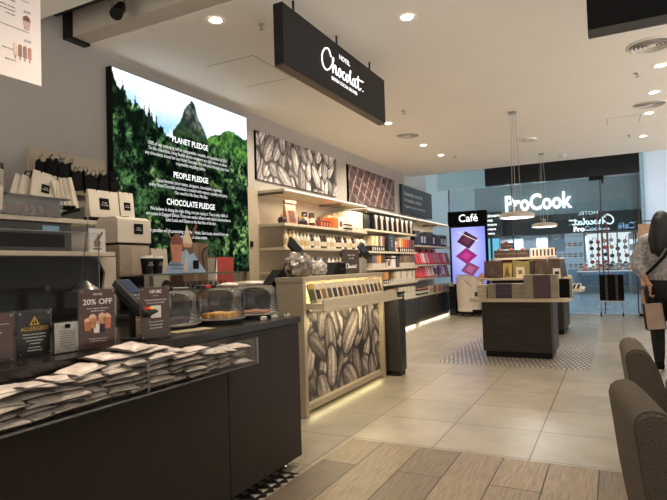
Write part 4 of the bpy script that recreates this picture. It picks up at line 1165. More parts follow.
for k in range(15):
    nm = 'green' if k < 1 else ('black', 'black', 'gold', 'grey')[k % 4]
    thing('drink_sachet', 'slim sachet leaning in the lit rack, %s from the near end%s' % (ORD[k], ', olive green' if k == 0 else ''), 'sachet', cached('sach_' + nm, lambda: sachet(skinds[nm][0], skinds[nm][1], nm)), (-2.26 + 0.05, 4.745 - 0.775 + k * 0.105, 0.9255), rz=L2W, rx=-0.26, group='sachets in the till rack')
# dark cabinet at the end of the till
thing('floor_cabinet', 'dark cabinet with rounded front beside the end of the bean-panel till', 'cabinet', [P('body', B(-0.095, 0.095, 0.0, 0.5, 0.05, 0.90, 0.02), pm('cab_dark', C(44, 42, 41), 0.4)), P('top', B(-0.10, 0.10, -0.005, 0.505, 0.9005, 0.925, 0.004), M_['black']), P('plinth', B(-0.08, 0.08, 0.02, 0.48, 0, 0.0495), M_['black'])], (-2.11, 5.79, 0), rz=L2W)
# ---- things on the till
ZT = 1.1455
ZD = 1.0655
thing('till_desk', 'dark till desk tucked behind the pale bean-panel till', 'desk', [P('carcass', B(-0.73, 0.73, 0.0, 0.44, 0.0, 1.03), M_['charcoal']), P('top', B(-0.735, 0.735, -0.004, 0.45, 1.031, 1.065, 0.003), M_['slab'])], (-2.535, 4.83, 0), rz=L2W)
m_cello = pm('cellophane', C(150, 140, 130), 0.14, 0.5, var=0.95, scale=13, bump=1.0, bscale=30)
def crumple(r, sx, sy, sz, seed):
    rs = random.Random(seed)
    mb = MB().ball((0, 0, 0), r, sx, sy, sz, 22, 14)
    for v in mb.bm.verts:
        v.co *= 1 + rs.uniform(-0.09, 0.09)
        v.co.z = max(v.co.z, -r * sz * 0.82)
    return mb
thing('cellophane_bag', 'big crinkled cellophane bag of chocolates on the till', 'bag', [P('bag', crumple(0.125, 1.35, 0.9, 0.92, 1), m_cello), P('tie', MB().lathe([(0.05, 0.0), (0.02, 0.03), (0.05, 0.07), (0.0, 0.06)], 14), M_['metal'])], (-2.40, 4.04, ZT + 0.096), rz=L2W)
thing('cellophane_bag', 'smaller clear cellophane bag on the till beside the big one', 'bag', [P('bag', crumple(0.08, 1.35, 0.9, 0.95, 2), pm('cellophane_pale', C(178, 172, 166), 0.2, 0.3, var=0.6, scale=30)), P('tie', B(-0.03, 0.03, -0.004, 0.004, 0.066, 0.11), M_['metal'])], (-2.40, 4.40, ZT + 0.064), rz=L2W)
Ms = Matrix.Rotation(math.radians(-38), 4, 'Y')
Ms.translation = Vector((0, 0.02, 0.215))
thing('till_screen', 'black tilted till screen on a post above the cellophane bags', 'screen', [P('panel', B(-0.2, 0.2, -0.014, 0.014, -0.05, 0.05, 0.006, M=Matrix.Translation((0, 0.01, 0.30)) @ Matrix.Rotation(math.radians(30), 4, 'Y')), M_['black']), P('post', MB().cyl((0, 0.03, 0.012), (0, 0.03, 0.285), 0.012, n=12), M_['black']), P('base', B(-0.06, 0.06, -0.03, 0.09, 0, 0.0115), M_['black'])], (-2.60, 4.42, ZD), rz=L2W)
thing('till_monitor', 'black wedge-shaped back of a till monitor at the near end of the till', 'monitor', [P('body', MB().prism([(-0.16, 0.0), (0.15, 0.0), (0.15, 0.12), (0.02, 0.125)], 'y', 0.0, 0.1), M_['blackmatte']), P('foot', B(-0.10, 0.10, 0.02, 0.09, -0.02, -0.0005), M_['black'])], (-2.60, 4.08, ZD + 0.021), rz=L2W)
thing('card_machine', 'low black wedge card machine in front of the brown till sign', 'card machine', [P('body', MB().prism([(-0.16, 0.0), (0.14, 0.0), (0.14, 0.105), (-0.02, 0.12)], 'y', 0.0, 0.12), M_['blackmatte']), P('slot', B(0.02, 0.12, -0.002, -0.0004, 0.05, 0.056), M_['dink'])], (-2.385, 4.80, ZT), rz=L2W)
thing('till_sign', 'brown sign with white script standing on the till', 'sign', [P('board', B(-0.16, 0.16, 0, 0.012, 0, 0.25, 0.002), pm('till_sign_brown', C(76, 62, 54), 0.5)), crv('lettering', shift(LOGO, -0.4, -0.24), 0.004, M_['ink'], (0, -0.001, 0.08), FR, scale=0.27), T('lettering', 'TREAT CARD', 0.026, M_['ink'], (0, -0.002, 0.19)), T('lettering', 'join us today', 0.02, M_['ink'], (0, -0.002, 0.16))], (-2.40, 5.11, ZT), rz=L2W - 0.1)
Mh = Matrix.Translation((0, 0.0, 0.23)) @ Matrix.Rotation(math.radians(35), 4, 'Y') @ Matrix.Rotation(math.radians(25), 4, 'X')
thing('pay_terminal', 'black hand-held pay terminal on a pale stand at the far end of the till', 'card reader', [P('stand', B(-0.075, 0.075, 0, 0.10, 0, 0.165, 0.006), pm('stand_grey', C(176, 168, 154), 0.4)), P('arm', MB().cyl((0, 0.05, 0.1655), (-0.03, 0.03, 0.215), 0.014, n=10), M_['black']), P('body', B(-0.13, 0.10, -0.025, 0.02, -0.04, 0.04, 0.01, M=Mh), m_dev), P('screen', B(-0.11, -0.02, -0.0275, -0.0255, -0.03, 0.03, M=Mh), pm('device_screen2', C(70, 84, 110), 0.2))], (-2.41, 5.46, ZT), rz=L2W)
thing('receipt_printer', 'dark round gadget with a brown cover behind the pay terminal', 'printer', [P('body', MB().ball((0, 0, 0.075), 0.058, 1.15, 1, 1, 18, 12), pm('printer_brown', C(62, 52, 46), 0.35, var=0.3)), P('foot', MB().cyl((0, 0, 0.0), (0, 0, 0.02), 0.05, n=16), M_['black'])], (-2.66, 5.50, ZD + 0.22))
thing('printer_stand', 'pale grey plinth under the dark round gadget on the till', 'stand', [P('plinth', B(-0.08, 0.08, -0.08, 0.08, 0, 0.2185, 0.004), pm('stand_grey', C(176, 168, 154), 0.4)), P('cable', MB().tube([(0.081, 0.0, 0.02), (0.1, 0.02, 0.004), (0.14, 0.0, 0.004)], 0.004, 6), M_['black'])], (-2.66, 5.50, ZD))
# ================================================================== SHELF WALL
m_panel = pm('shelf_back', C(206, 192, 168), 0.6, var=0.04, scale=3)
XB = -4.045
def bay(label, y0, y1, shelves, head, cab, spans=None):
    w = (y1 - y0) / 2
    D = 0.435
    ps = [P('back_panel', B(-w, w, D - 0.02, D, cab, head + 0.0), m_panel)]
    ps.append(P('header', B(-w, w, -0.01, D, head, head + 0.035, 0.002), M_['shelf'], [P('light_strip', B(-w + 0.02, w - 0.02, -0.0155, -0.0105, head + 0.008, head + 0.03), em('header_glow', (1, 0.92, 0.78, 1), 1.15)), P('bracket', B(-w + 0.02, -w + 0.04, 0.03, D - 0.03, head - 0.03, head - 0.0005), pm('bracket_grey', C(120, 108, 94), 0.5)), P('bracket', B(w * 0.3, w * 0.3 + 0.02, 0.03, D - 0.03, head - 0.03, head - 0.0005), pm('bracket_grey', C(120, 108, 94), 0.5))]))
    for z in shelves:
        ps.append(P('shelf', B(-w + 0.002, w - 0.002, 0.0, D - 0.021, z - 0.035, z, 0.002), M_['shelf']))
    n = 3
    ps.append(P('cabinet', B(-w, w, 0.02, D, 0.07, cab - 0.031), M_['dwood']))
    ps.append(P('worktop', B(-w, w, 0.0, D, cab - 0.03, cab, 0.002), M_['shelf']))
    for k in range(n):
        a, b = -w + 2 * w * k / n, -w + 2 * w * (k + 1) / n
        ps.append(P('door', B(a + 0.004, b - 0.004, 0.001, 0.0195, 0.075, cab - 0.034), M_['dwood'], [P('knob', MB().cyl(((a + b) / 2, 0.0005, cab - 0.08), ((a + b) / 2, -0.015, cab - 0.08), 0.01, n=12), M_['metal'])]))
    ps.append(P('plinth', B(-w, w, 0.09, D, 0.0, 0.069), M_['black']))
    ps.append(P('plinth_light', B(-w + 0.03, w - 0.03, 0.05, 0.07, 0.06, 0.0695), em('plinth_glow', (1, 0.88, 0.66, 1), 5.0)))
    thing('shelf_unit', label, 'shelves', ps, (-3.61, (y0 + y1) / 2, 0), rz=L2W, group='shelf units along the wall')

bay('pale shelf unit with bottles and cream boxes, nearest the glowing screen', 5.78, 8.34, [1.79, 1.49, 1.185, 0.88], 2.185, 0.57)
bay('pale shelf unit with black gift boxes above rows of slim coloured boxes', 8.36, 10.90, [1.84, 1.47, 1.178, 0.887], 2.14, 0.572)
bay('pale shelf unit with red boxes, beside the cafe sign and shop front', 10.92, 13.48, [1.627, 1.216, 0.927], 2.14, 0.575)
thing('shelf_gable', 'tall pale wooden panel closing the end of the shelf wall by the screen', 'panel', [P('board', B(-0.1, 0.11, 0, 0.06, 0, 2.24), M_['wood']), P('socket', B(-0.08, -0.03, -0.02, -0.0005, 1.5, 1.57, 0.003), M_['black'])], (-3.97, 5.62, 0), rz=L2W)

XF = -3.635
def on(name, label, cat, parts, y, z, group=None, dx=0.0, dr=0.0, rx=0.0, ry=0.0):
    return thing(name, label, cat, parts, (XF - dx, y, z + 0.0006 + 0.052 * math.sin(abs(rx))), rz=L2W + dr, rx=rx, ry=ry, group=group)

def sleeve_box(w, h, d, top, bot, nm, patch=None):
    def mk():
        ps = [P('body', B(-w / 2, w / 2, 0, d, 0, h * 0.36), pm('sb_' + nm + '_b', bot, 0.5)), P('sleeve', B(-w / 2 - 0.001, w / 2 + 0.001, -0.001, d + 0.001, h * 0.36 + 0.0005, h), pm('sb_' + nm + '_t', top, 0.45)),
              P('window', B(-w * 0.3, w * 0.3, -0.0025, -0.0004, h * 0.06, h * 0.26), pm('sb_win_' + nm, patch or C(214, 204, 188), 0.4))]
        return ps
    return cached(('sb', w, h, nm), mk)

def plain_box(w, h, d, col, nm, patch=None, band=None):
    def mk():
        ps = [P('body', B(-w / 2, w / 2, 0, d, 0, h, 0.002), pm('pb_' + nm, col, 0.5))]
        if patch:
            ps.append(P('label_patch', B(-w * 0.28, w * 0.28, -0.002, -0.0004, h * 0.2, h * 0.7), pm('pbp_' + nm, patch, 0.5)))
        if band:
            ps.append(P('band', B(-w / 2 - 0.001, w / 2 + 0.001, -0.0022, d + 0.001, h * 0.72, h * 0.86), pm('pbb_' + nm, band, 0.5)))
        return ps
    return cached(('pb', w, h, d, nm), mk)

def bottle(nm, liquid, label_c, cap, h=0.2, r=0.034):
    def mk():
        b = MB().lathe([(0, 0), (r * 0.95, 0), (r, 0.008), (r, h * 0.58), (r * 0.85, h * 0.66), (r * 0.4, h * 0.78), (r * 0.36, h * 0.9), (0, h * 0.9)], 16)
        return [P('body', b, pm('bt_' + nm, liquid, 0.15), smooth=True), P('label_band', MB().cyl((0, 0, h * 0.14), (0, 0, h * 0.46), r + 0.0012, n=16), pm('btl_' + nm, label_c, 0.5)), P('cap', MB().cyl((0, 0, h * 0.9005), (0, 0, h), r * 0.46, n=12), pm('btc_' + nm, cap, 0.4))]
    return cached(('bt', nm, h), mk)

def jar(nm, fill, lid, h=0.12, r=0.042):
    def mk():
        return [P('body', MB().lathe([(0, 0), (r, 0), (r, h * 0.78), (r * 0.86, h * 0.84), (0, h * 0.84)], 18), pm('jr_' + nm, fill, 0.2, var=0.3, scale=50), smooth=True), P('lid', MB().cyl((0, 0, h * 0.8405), (0, 0, h), r * 0.92, n=18), pm('jl_' + nm, lid, 0.35)), P('label_band', MB().cyl((0, 0, h * 0.25), (0, 0, h * 0.6), r + 0.001, n=18), pm('jb_' + nm, C(206, 192, 170), 0.5))]
    return cached(('jr', nm, h), mk)

# --- first unit, shelf under the header
z = 1.79
on('gift_bag', 'brown printed gift bag with folded top at the near end of the upper shelf', 'bag', [P('body', MB().prism([(0, 0), (0.1, 0), (0.06, 0.26), (0.045, 0.26)], 'x', -0.105, 0.105), pm('bag_tan', C(176, 128, 102), 0.55, var=0.1)), P('print', MB().prism([(-0.001, 0.02), (0.027, 0.17), (0.026, 0.17), (-0.003, 0.02)], 'x', -0.06, 0.06), pm('bag_print', C(96, 56, 44), 0.6, var=0.7, scale=30)), P('fold', B(-0.11, 0.11, 0.03, 0.072, 0.262, 0.30, 0.004), pm('bag_tan', C(176, 128, 102), 0.55))], 6.02, z, dr=-0.15)
for k in range(3):
    on('truffle_pouch', 'dark round truffle pouch at the foot of the brown gift bag, %s along' % ORD[k], 'pouch', [P('pouch', crumple(0.055, 1, 1, 0.85, 30 + k), pm('truffle_dark', C(50, 32, 28), 0.25, var=0.5, scale=40)), P('tie', MB().cyl((0, 0, 0.044), (0, 0, 0.07), 0.012, 0.02, 10), M_['gold'])], (5.87, 6.20, 6.31)[k], z + 0.04, dx=0.02 + 0.05 * (k == 0), group='dark truffle pouches')
for k in range(4):
    on('truffle_jar', 'dark filled jar on the upper shelf, %s after the brown gift bag' % ORD[k], 'jar', jar('dark', C(60, 36, 28), C(24, 22, 22), 0.15 if k % 2 else 0.18), 6.40 + 0.10 * k, z, group='dark jars on the upper shelf', dx=0.05 + 0.05 * (k % 2))
for k in range(4):
    on('small_box', 'small dark red box on the upper shelf, %s before the orange box' % ORD[k], 'box', plain_box(0.075, 0.095, 0.08, C(112, 44, 34), 'dkred', C(196, 110, 60)), 6.80 + 0.083 * k, z, group='small dark red boxes')
on('gift_box', 'bright orange box on the upper shelf with bottles below', 'box', plain_box(0.17, 0.155, 0.16, C(226, 98, 36), 'orange'), 7.235, z)
on('gift_box', 'cream box with dark red window, next to the bright orange box', 'box', plain_box(0.15, 0.165, 0.16, C(232, 222, 204), 'cream1', C(130, 40, 34)), 7.41, z)
for k in range(3):
    on('spread_jar', 'squat black and white jar on the upper shelf, %s after the orange box' % ORD[k], 'jar', jar('bw', C(40, 34, 32), C(222, 216, 206), 0.095), 7.53 + 0.088 * k, z, group='squat black and white jars')
for k in range(2):
    on('carton', 'plain tan carton standing behind the squat jars, %s of two' % ORD[k], 'box', plain_box(0.19, 0.22 + 0.05 * k, 0.14, C(196, 170, 138), 'tan'), 7.47 + 0.2 * k, z, dx=0.2, group='tan cartons behind the jars')
for c_ in range(3):
    for k in range(5):
        on('cream_box', 'flat cream box, %s up in the %s pile at the end of the upper shelf' % (ORD[k], ORD[c_]), 'box', plain_box(0.163, 0.058, 0.2, C(232, 220, 198), 'cream2', C(214, 150, 92) if k == 1 and False else None) if k != 0 else plain_box(0.163, 0.058, 0.2, C(234, 222, 200), 'cream3', C(206, 140, 84)), 7.80 + 0.168 * c_, z + 0.0592 * k, dx=0.0, group='piled flat cream boxes')
# --- bottles
z = 1.49
bk = [('cream', C(236, 222, 190), C(206, 176, 128), C(216, 176, 110)), ('toffee', C(214, 176, 130), C(70, 48, 40), C(40, 34, 32)), ('white', C(244, 238, 226), C(210, 196, 170), C(226, 214, 190)), ('dark', C(74, 48, 38), C(226, 214, 190), C(226, 206, 160))]
for k in range(22):
    q = bk[(0, 1, 0, 2, 0, 0, 2, 3, 2, 2, 3, 3, 2, 0, 2, 3, 3, 2, 3, 2, 0, 3)[k]]
    on('bottle', '%s bottle on the bottle shelf, %s from the screen end' % ({'cream': 'cream', 'toffee': 'toffee-brown', 'white': 'white', 'dark': 'dark'}[q[0]], ORD[k]), 'bottle', bottle(q[0], q[1], q[2], q[3], 0.235 if k < 3 else 0.2), 5.90 + 0.0945 * k, z, dx=0.04, group='bottles on the middle shelf')
for k in range(4):
    on('milk_carton', 'white gift carton at the far end of the bottle shelf, %s of four' % ORD[k], 'box', plain_box(0.085, 0.17 - 0.02 * (k % 2), 0.1, C(238, 230, 214), 'carton_w', C(196, 176, 140)), 8.0 + 0.092 * k - 0.02, z, group='white cartons by the bottles')
z = 1.185
for k in range(18):
    q = bk[(2, 0, 1, 2, 2, 0, 2, 3, 2, 2, 0, 2, 2, 2, 0, 2, 3, 2)[k]]
    on('bottle', '%s bottle on the shelf behind the till screen, %s from the screen end' % ({'cream': 'cream', 'toffee': 'toffee-brown', 'white': 'white', 'dark': 'dark'}[q[0]], ORD[k]), 'bottle', bottle(q[0], q[1], q[2], q[3], 0.18), 6.1 + 0.12 * k, z, dx=0.04, group='bottles on the lower shelf')

# --- second unit
z = 1.84
on('gift_box', 'big plain black gift box at the near end of the black box shelf', 'box', plain_box(0.27, 0.25, 0.2, C(24, 23, 24), 'blk', None), 8.53, z, dx=0.06)
def ribbon_box():
    return [P('body', B(-0.105, 0.105, 0, 0.16, 0, 0.265, 0.002), M_['blackmatte']), P('ribbon', MB().prism([(-0.03, 0.015), (0.05, 0.015), (0.02, 0.25), (-0.045, 0.25)], 'y', -0.003, -0.0005), pm('ribbon_blush', C(178, 156, 142), 0.4)), P('bow', MB().prism([(-0.08, 0.19), (-0.01, 0.215), (-0.01, 0.235), (-0.08, 0.25)], 'y', -0.006, -0.003).prism([(0.08, 0.19), (0.01, 0.215), (0.01, 0.235), (0.08, 0.25)], 'y', -0.006, -0.003), pm('ribbon_grey', C(96, 94, 98), 0.4))]
for k in range(8):
    on('ribbon_box', 'black gift box with a pale ribbon, %s along the top shelf' % ORD[k], 'box', cached('rbx', ribbon_box), 8.80 + 0.262 * k, z, group='black ribbon gift boxes')
rows = [
    (1.47, [(8.62 + 0.098 * k, 0.085, 0.26, (C(232, 216, 176), C(226, 204, 120), C(238, 232, 216), C(150, 100, 72), C(206, 190, 160), C(140, 96, 74))[k], C(36, 32, 32), 'u%d' % k, 'pale-topped') for k in range(6)] + [(9.98 + 0.112 * k, 0.092, 0.25, (C(226, 196, 170), C(226, 150, 44), C(220, 104, 48), C(206, 82, 46), C(170, 84, 56), C(112, 62, 50), C(90, 56, 48), C(120, 90, 70))[k], C(62, 44, 40), 'v%d' % k, 'orange-brown') for k in range(8)], 'under the black boxes'),
    (1.178, [(8.62 + 0.1 * k, 0.087, 0.235, (C(96, 92, 92), C(120, 116, 116), C(222, 130, 60), C(226, 172, 70), C(110, 70, 54), C(70, 60, 56))[k], C(206, 196, 178), 'w%d' % k, 'grey and amber') for k in range(6)] + [(9.98 + 0.112 * k, 0.092, 0.235, (C(120, 98, 72), C(104, 84, 64), C(150, 128, 84), C(140, 120, 84), C(132, 110, 76), C(120, 100, 74), C(110, 92, 70), C(96, 80, 62))[k], C(214, 200, 178), 'x%d' % k, 'olive-brown') for k in range(8)], 'third shelf down'),
    (0.887, [(8.62 + 0.102 * k, 0.09, 0.22, (C(120, 118, 122), C(90, 88, 92), C(104, 70, 62), C(206, 56, 46), C(222, 74, 58), C(200, 140, 70), C(214, 168, 66), C(80, 66, 60))[k], C(60, 50, 46), 'y%d' % k, 'red and amber') for k in range(8)] + [(9.62 + 0.112 * k, 0.095, 0.22, C(230, 220, 200) if k % 3 else C(206, 170, 120), C(226, 216, 198), 'z%d' % (k % 3), 'cream') for k in range(11)], 'fourth shelf down'),
    (0.572, [(9.2 + 0.102 * k, 0.09, 0.22, (C(60, 58, 62), C(70, 66, 68), C(212, 108, 56), C(112, 106, 70), C(130, 84, 52), C(100, 92, 60))[k], C(70, 60, 54), 'q%d' % k, 'dark and amber') for k in range(6)] + [(9.84 + 0.112 * k, 0.095, 0.22, C(226, 214, 190) if k % 2 else C(204, 190, 160), C(226, 216, 198), 'r%d' % (k % 2), 'cream') for k in range(9)], 'bottom row on the cabinet'),
]
for z, items, where in rows:
    for i, (y, w, h, top, bot, nm, word) in enumerate(items):
        on('slim_box', 'slim upright %s box, %s along, %s' % (word, ORD[i], where), 'box', sleeve_box(w, h, 0.14, top, bot, nm), y, z, group='slim boxes, ' + where)
on('slate_sign', 'small slate blue sign standing between slim boxes on the shelf', 'sign', [P('board', B(-0.17, 0.17, 0, 0.012, 0, 0.325, 0.002), pm('slate_board', C(50, 58, 64), 0.5))] + [T('lettering', t, 0.036, M_['ink'], (0, -0.001, 0.25 - 0.05 * i)) for i, t in enumerate(('Cocoa', 'grower', 'since', '1910'))] + [P('prop', MB().prism([(0.0125, 0), (0.1, 0), (0.0125, 0.2)], 'x', -0.01, 0.01), M_['black'])], 9.52, 1.47)
on('gift_box', 'cream leaning gift box right after the small slate sign', 'box', plain_box(0.11, 0.19, 0.05, C(226, 200, 180), 'blush', C(170, 96, 84)), 9.80, 1.47, rx=-0.2)
on('gift_box', 'red and white gift box on the third shelf down', 'box', plain_box(0.17, 0.15, 0.12, C(224, 216, 204), 'redwhite', C(86, 52, 44), C(180, 60, 50)), 9.34, 1.178)
on('gift_box', 'taller white gift box with a dark stripe on the third shelf down', 'box', plain_box(0.22, 0.215, 0.12, C(238, 230, 220), 'whitestripe', None, C(60, 46, 42)), 9.58, 1.178)
on('gift_box', 'narrow dark box between the white box and the olive slim boxes', 'box', plain_box(0.15, 0.21, 0.12, C(52, 44, 42), 'darkn', C(92, 80, 72)), 9.80, 1.178)

# --- third unit
z = 1.627
for k, (y, w, dr) in enumerate(((11.12, 0.36, 0.0), (11.42, 0.10, 0.5), (11.62, 0.10, 0.5), (11.98, 0.34, 0.15), (12.30, 0.10, 0.5), (12.66, 0.28, 0.1), (12.95, 0.10, 0.5), (13.2, 0.16, 0.4))):
    on('black_box', 'upright black box with a lilac edge, %s on the shelf over the red boxes' % ORD[k], 'box', plain_box(w, 0.31 - 0.02 * (k % 3), 0.10, C(22, 21, 24), 'blk2', None, None) if w > 0.2 else plain_box(w, 0.28, 0.05, C(30, 28, 32), 'blk3', C(150, 146, 170)), y, z, dx=0.03, dr=-dr, group='upright black boxes')
def redbox(nm, face):
    def mk():
        return [P('body', B(-0.12, 0.12, 0, 0.05, 0, 0.26, 0.002), pm('red_soft', C(206, 54, 52), 0.5, var=0.12)), P('face_panel', B(-0.10, 0.10, -0.002, -0.0004, 0.02, 0.24), pm('rf_' + nm, face, 0.45, var=0.2)), P('ribbon', B(-0.012, 0.012, -0.004, -0.0022, 0.02, 0.24), M_['red'])]
    return cached('rb' + nm, mk)
fc = {'rose': C(226, 70, 72), 'lilac': C(202, 150, 178), 'white': C(236, 214, 216)}
wd = {'rose': 'rose red', 'lilac': 'lilac-faced red', 'white': 'white-faced red'}
for k in range(9):
    nm = ('rose', 'white', 'lilac', 'rose', 'lilac', 'lilac', 'rose', 'white', 'lilac')[k]
    on('red_box', '%s gift box leaning on the upper red shelf, %s along' % (wd[nm], ORD[k]), 'box', redbox(nm, fc[nm]), 11.10 + 0.277 * k, 1.216, dr=-0.25, rx=-0.28, group='leaning red boxes, upper shelf')
for k in range(5):
    on('red_box', 'rose red box standing behind the leaning boxes, upper red shelf, %s along' % ORD[k], 'box', redbox('rose', fc['rose']), 11.25 + 0.45 * k, 1.216 + 0.09, dx=0.26, group='red boxes standing behind')
    thing('riser', 'low red riser under the rear red boxes, %s along' % ORD[k], 'riser', [P('block', B(-0.13, 0.13, 0, 0.1, 0, 0.0885), pm('red_soft', C(206, 54, 52), 0.5)), P('edge', B(-0.131, 0.131, -0.003, -0.0004, 0.07, 0.0885), M_['red'])], (XF - 0.24, 11.25 + 0.45 * k, 1.2165), rz=L2W, group='red risers')
for k in range(8):
    if k in (4, 5):
        on('dark_box', 'dark spined box among the red boxes on the lower red shelf, %s of two' % ORD[k - 4], 'box', sleeve_box(0.2, 0.2, 0.08, C(96, 78, 74), C(110, 100, 96), 'dk%d' % k), 11.12 + 0.30 * k, 0.927, group='dark boxes among the red')
    else:
        nm = ('rose', 'rose', 'white', 'white', '', '', 'white', 'lilac')[k]
        on('red_box', '%s gift box leaning on the lower red shelf, %s along' % (wd[nm], ORD[k]), 'box', redbox(nm, fc[nm]), 11.10 + 0.30 * k, 0.927, dr=-0.25, rx=-0.25, group='leaning red boxes, lower shelf')
for k in range(13):
    y = 11.08 + 0.185 * k
    if k < 4:
        on('treat_tin', 'dark teal tin on the low shelf under the red boxes, %s along' % ORD[k], 'tin', jar('teal', C(48, 70, 76), C(196, 120, 90), 0.14, 0.07), y, 0.575, dx=0.07, group='teal tins on the low shelf')
    else:
        cc = (C(222, 206, 180), C(206, 186, 160), C(120, 70, 60), C(226, 210, 190), C(224, 100, 50), C(214, 196, 170), C(210, 170, 130), C(226, 206, 180), C(196, 150, 110))[k - 4]
        on('treat_box', 'small %s box on the low shelf under the red boxes, %s along' % ('orange' if k == 8 else 'dark' if k == 6 else 'cream', ORD[k]), 'box', plain_box(0.15, 0.16, 0.12, cc, 'tb%d' % k, C(150, 110, 90)), y, 0.575, group='small boxes on the low shelf')
# ================================================================== GIFT TABLES
m_tray = pm('tabletop_cream', C(206, 190, 164), 0.4, var=0.05)
def rounded(x0, x1, y0, y1, r, n=8):
    pts = []
    for cx, cy, a0 in ((x1 - r, y1 - r, 0), (x0 + r, y1 - r, PI / 2), (x0 + r, y0 + r, PI), (x1 - r, y0 + r, 1.5 * PI)):
        pts += [(cx + r * math.cos(a0 + PI / 2 * k / n), cy + r * math.sin(a0 + PI / 2 * k / n)) for k in range(n + 1)]
    return pts
def gift_table(w, d, h, tw0, tw1, tiers, label, loc):
    ps = [P('plinth', B(-w + 0.03, w - 0.03, 0.03, d - 0.03, 0, 0.075), M_['black']),
          P('body', B(-w, w, 0.0, d, 0.076, h - 0.04, 0.003), M_['dwood'], [P('corner_strip', B(w - 0.028, w + 0.002, -0.004, -0.0005, 0.08, h - 0.045), pm('corner_grey', C(96, 88, 78), 0.4))]),
          P('top', MB().prism(rounded(tw0, tw1, -0.10, d + 0.1, 0.16), 'z', h - 0.0395, h), m_tray)]
    for x0, x1, y0, y1, z in tiers:
        ps.append(P('tier', MB().prism(rounded(x0, x1, y0, y1, 0.1), 'z', z - 0.028, z), m_tray))
    ps.append(P('riser_core', B(-0.36, 0.30, d * 0.72, d + 0.08, h + 0.0005, tiers[0][4] - 0.029), M_['charcoal']))
    if len(tiers) > 1:
        ps.append(P('riser_core', B(-0.28, 0.22, d + 0.06, d + 0.24, tiers[0][4] + 0.0005, tiers[1][4] - 0.029), M_['charcoal']))
    thing('gift_table', label, 'table', ps, loc, group='gift tables on the patterned floor')
TX, TY = -1.12, 7.25
gift_table(0.432, 0.60, 0.752, -0.60, 0.63, [(-0.56, 0.47, 0.36, 0.90, 1.0), (-0.42, 0.42, 0.58, 0.92, 1.275)], 'front gift table, dark ribbed base with cream tiers of gift boxes', (TX, TY, 0))
gift_table(0.34, 1.0, 0.735, -0.62, 0.62, [(-0.4, 0.4, 0.45, 1.0, 0.95)], 'rear gift table with cream top, half hidden by the front one', (-1.08, 9.75, 0))

m_bagb = pm('bag_brown', C(74, 56, 44), 0.4, var=0.35, scale=12)
m_gold2 = pm('bag_gold', C(176, 150, 84), 0.35, 0.3, var=0.3)
def onT(name, label, cat, parts, x, y, z, group=None, rz=0.0, rx=0.0):
    return thing(name, label, cat, parts, (x, y, z + 0.0006), rz=rz, group=group, rx=rx)
for k in range(3):
    onT('gift_box', 'grey gift box with purple band, %s up in the stack on the front table' % ORD[k], 'box', [P('body', B(-0.225, 0.225, 0, 0.2, 0, 0.0605, 0.002), pm('box_taupe', C(150, 142, 126), 0.5)), P('band', B(-0.125, 0.075, -0.002, 0.202, 0.001, 0.0615), pm('band_purple', C(74, 60, 80), 0.5))], -1.24, 7.24, 0.752 + 0.0625 * k, 'stacked grey and purple boxes')
for k in range(3):
    onT('cream_box', 'small cream box, %s up in the little pile at the end of the front table' % ORD[k], 'box', [P('body', B(-0.06, 0.06, 0, 0.16, 0, 0.058, 0.002), M_['cream']), P('seam', B(-0.0605, 0.0605, -0.0012, 0.161, 0.028, 0.031), M_['kraft'])], -1.545, 7.27, 0.752 + 0.0592 * k, 'small cream boxes')
onT('leaning_card', 'leaning white card by the small cream boxes on the front table', 'card', [P('card', B(-0.04, 0.04, 0, 0.006, 0, 0.17), M_['white']), P('print', B(-0.03, 0.03, -0.0015, -0.0003, 0.02, 0.08), M_['dink'])], -1.645, 7.35, 0.752, rz=-0.7, rx=-0.12)
onT('potted_box', 'small dark green round tin between the stacked boxes and purple box', 'tin', jar('green', C(44, 46, 38), C(70, 70, 60), 0.14, 0.06), -0.945, 7.36, 0.752)
onT('gift_box', 'large upright gift box with purple front and taupe sides on the front table', 'box', [P('body', B(-0.20, 0.20, 0, 0.14, 0, 0.295, 0.002), pm('box_taupe', C(150, 142, 126), 0.5)), P('front_panel', B(-0.09, 0.115, -0.003, -0.0004, 0.0, 0.29), pm('panel_plum', C(84, 64, 72), 0.45, var=0.08)), P('clasp', B(0.115, 0.135, -0.005, -0.0005, 0.235, 0.255), M_['metal'])], -0.815, 7.22, 0.752)
onT('gift_box', 'black gift box with grey edge beside the large purple box', 'box', [P('body', B(-0.08, 0.08, 0, 0.14, 0, 0.24, 0.002), pm('box_grey', C(150, 148, 140), 0.5)), P('front_panel', B(-0.066, 0.05, -0.002, -0.0004, 0.004, 0.233), M_['blackmatte'])], -0.545, 7.34, 0.752)
# tier one
def gbag(w, h, mat_, nm):
    def mk():
        return [P('body', MB().prism([(0, 0), (0.1, 0), (0.06, h), (0.04, h)], 'x', -w / 2, w / 2), mat_), P('folded_top', B(-w / 2, w / 2, 0.034, 0.066, h + 0.0005, h + 0.018), pm('fold_rust', C(120, 66, 44), 0.5)), P('clear_front', MB().prism([(-w * 0.3, h * 0.15), (w * 0.3, h * 0.15), (0, h * 0.8)], 'y', -0.004 + 0.0, 0.0), pm('bag_window', C(96, 82, 66), 0.2, var=0.4, scale=40))]
    return cached('gb' + nm, mk)
Z1 = 1.0
onT('treat_bag', 'dark brown treat bag with rust fold at the outer end of the middle tier', 'bag', gbag(0.24, 0.22, m_bagb, 'big'), -1.49, 7.74, Z1)
onT('treat_bag', 'gold treat bag beside the outer dark brown bag on the middle tier', 'bag', gbag(0.12, 0.20, m_gold2, 'gold'), -1.30, 7.76, Z1)
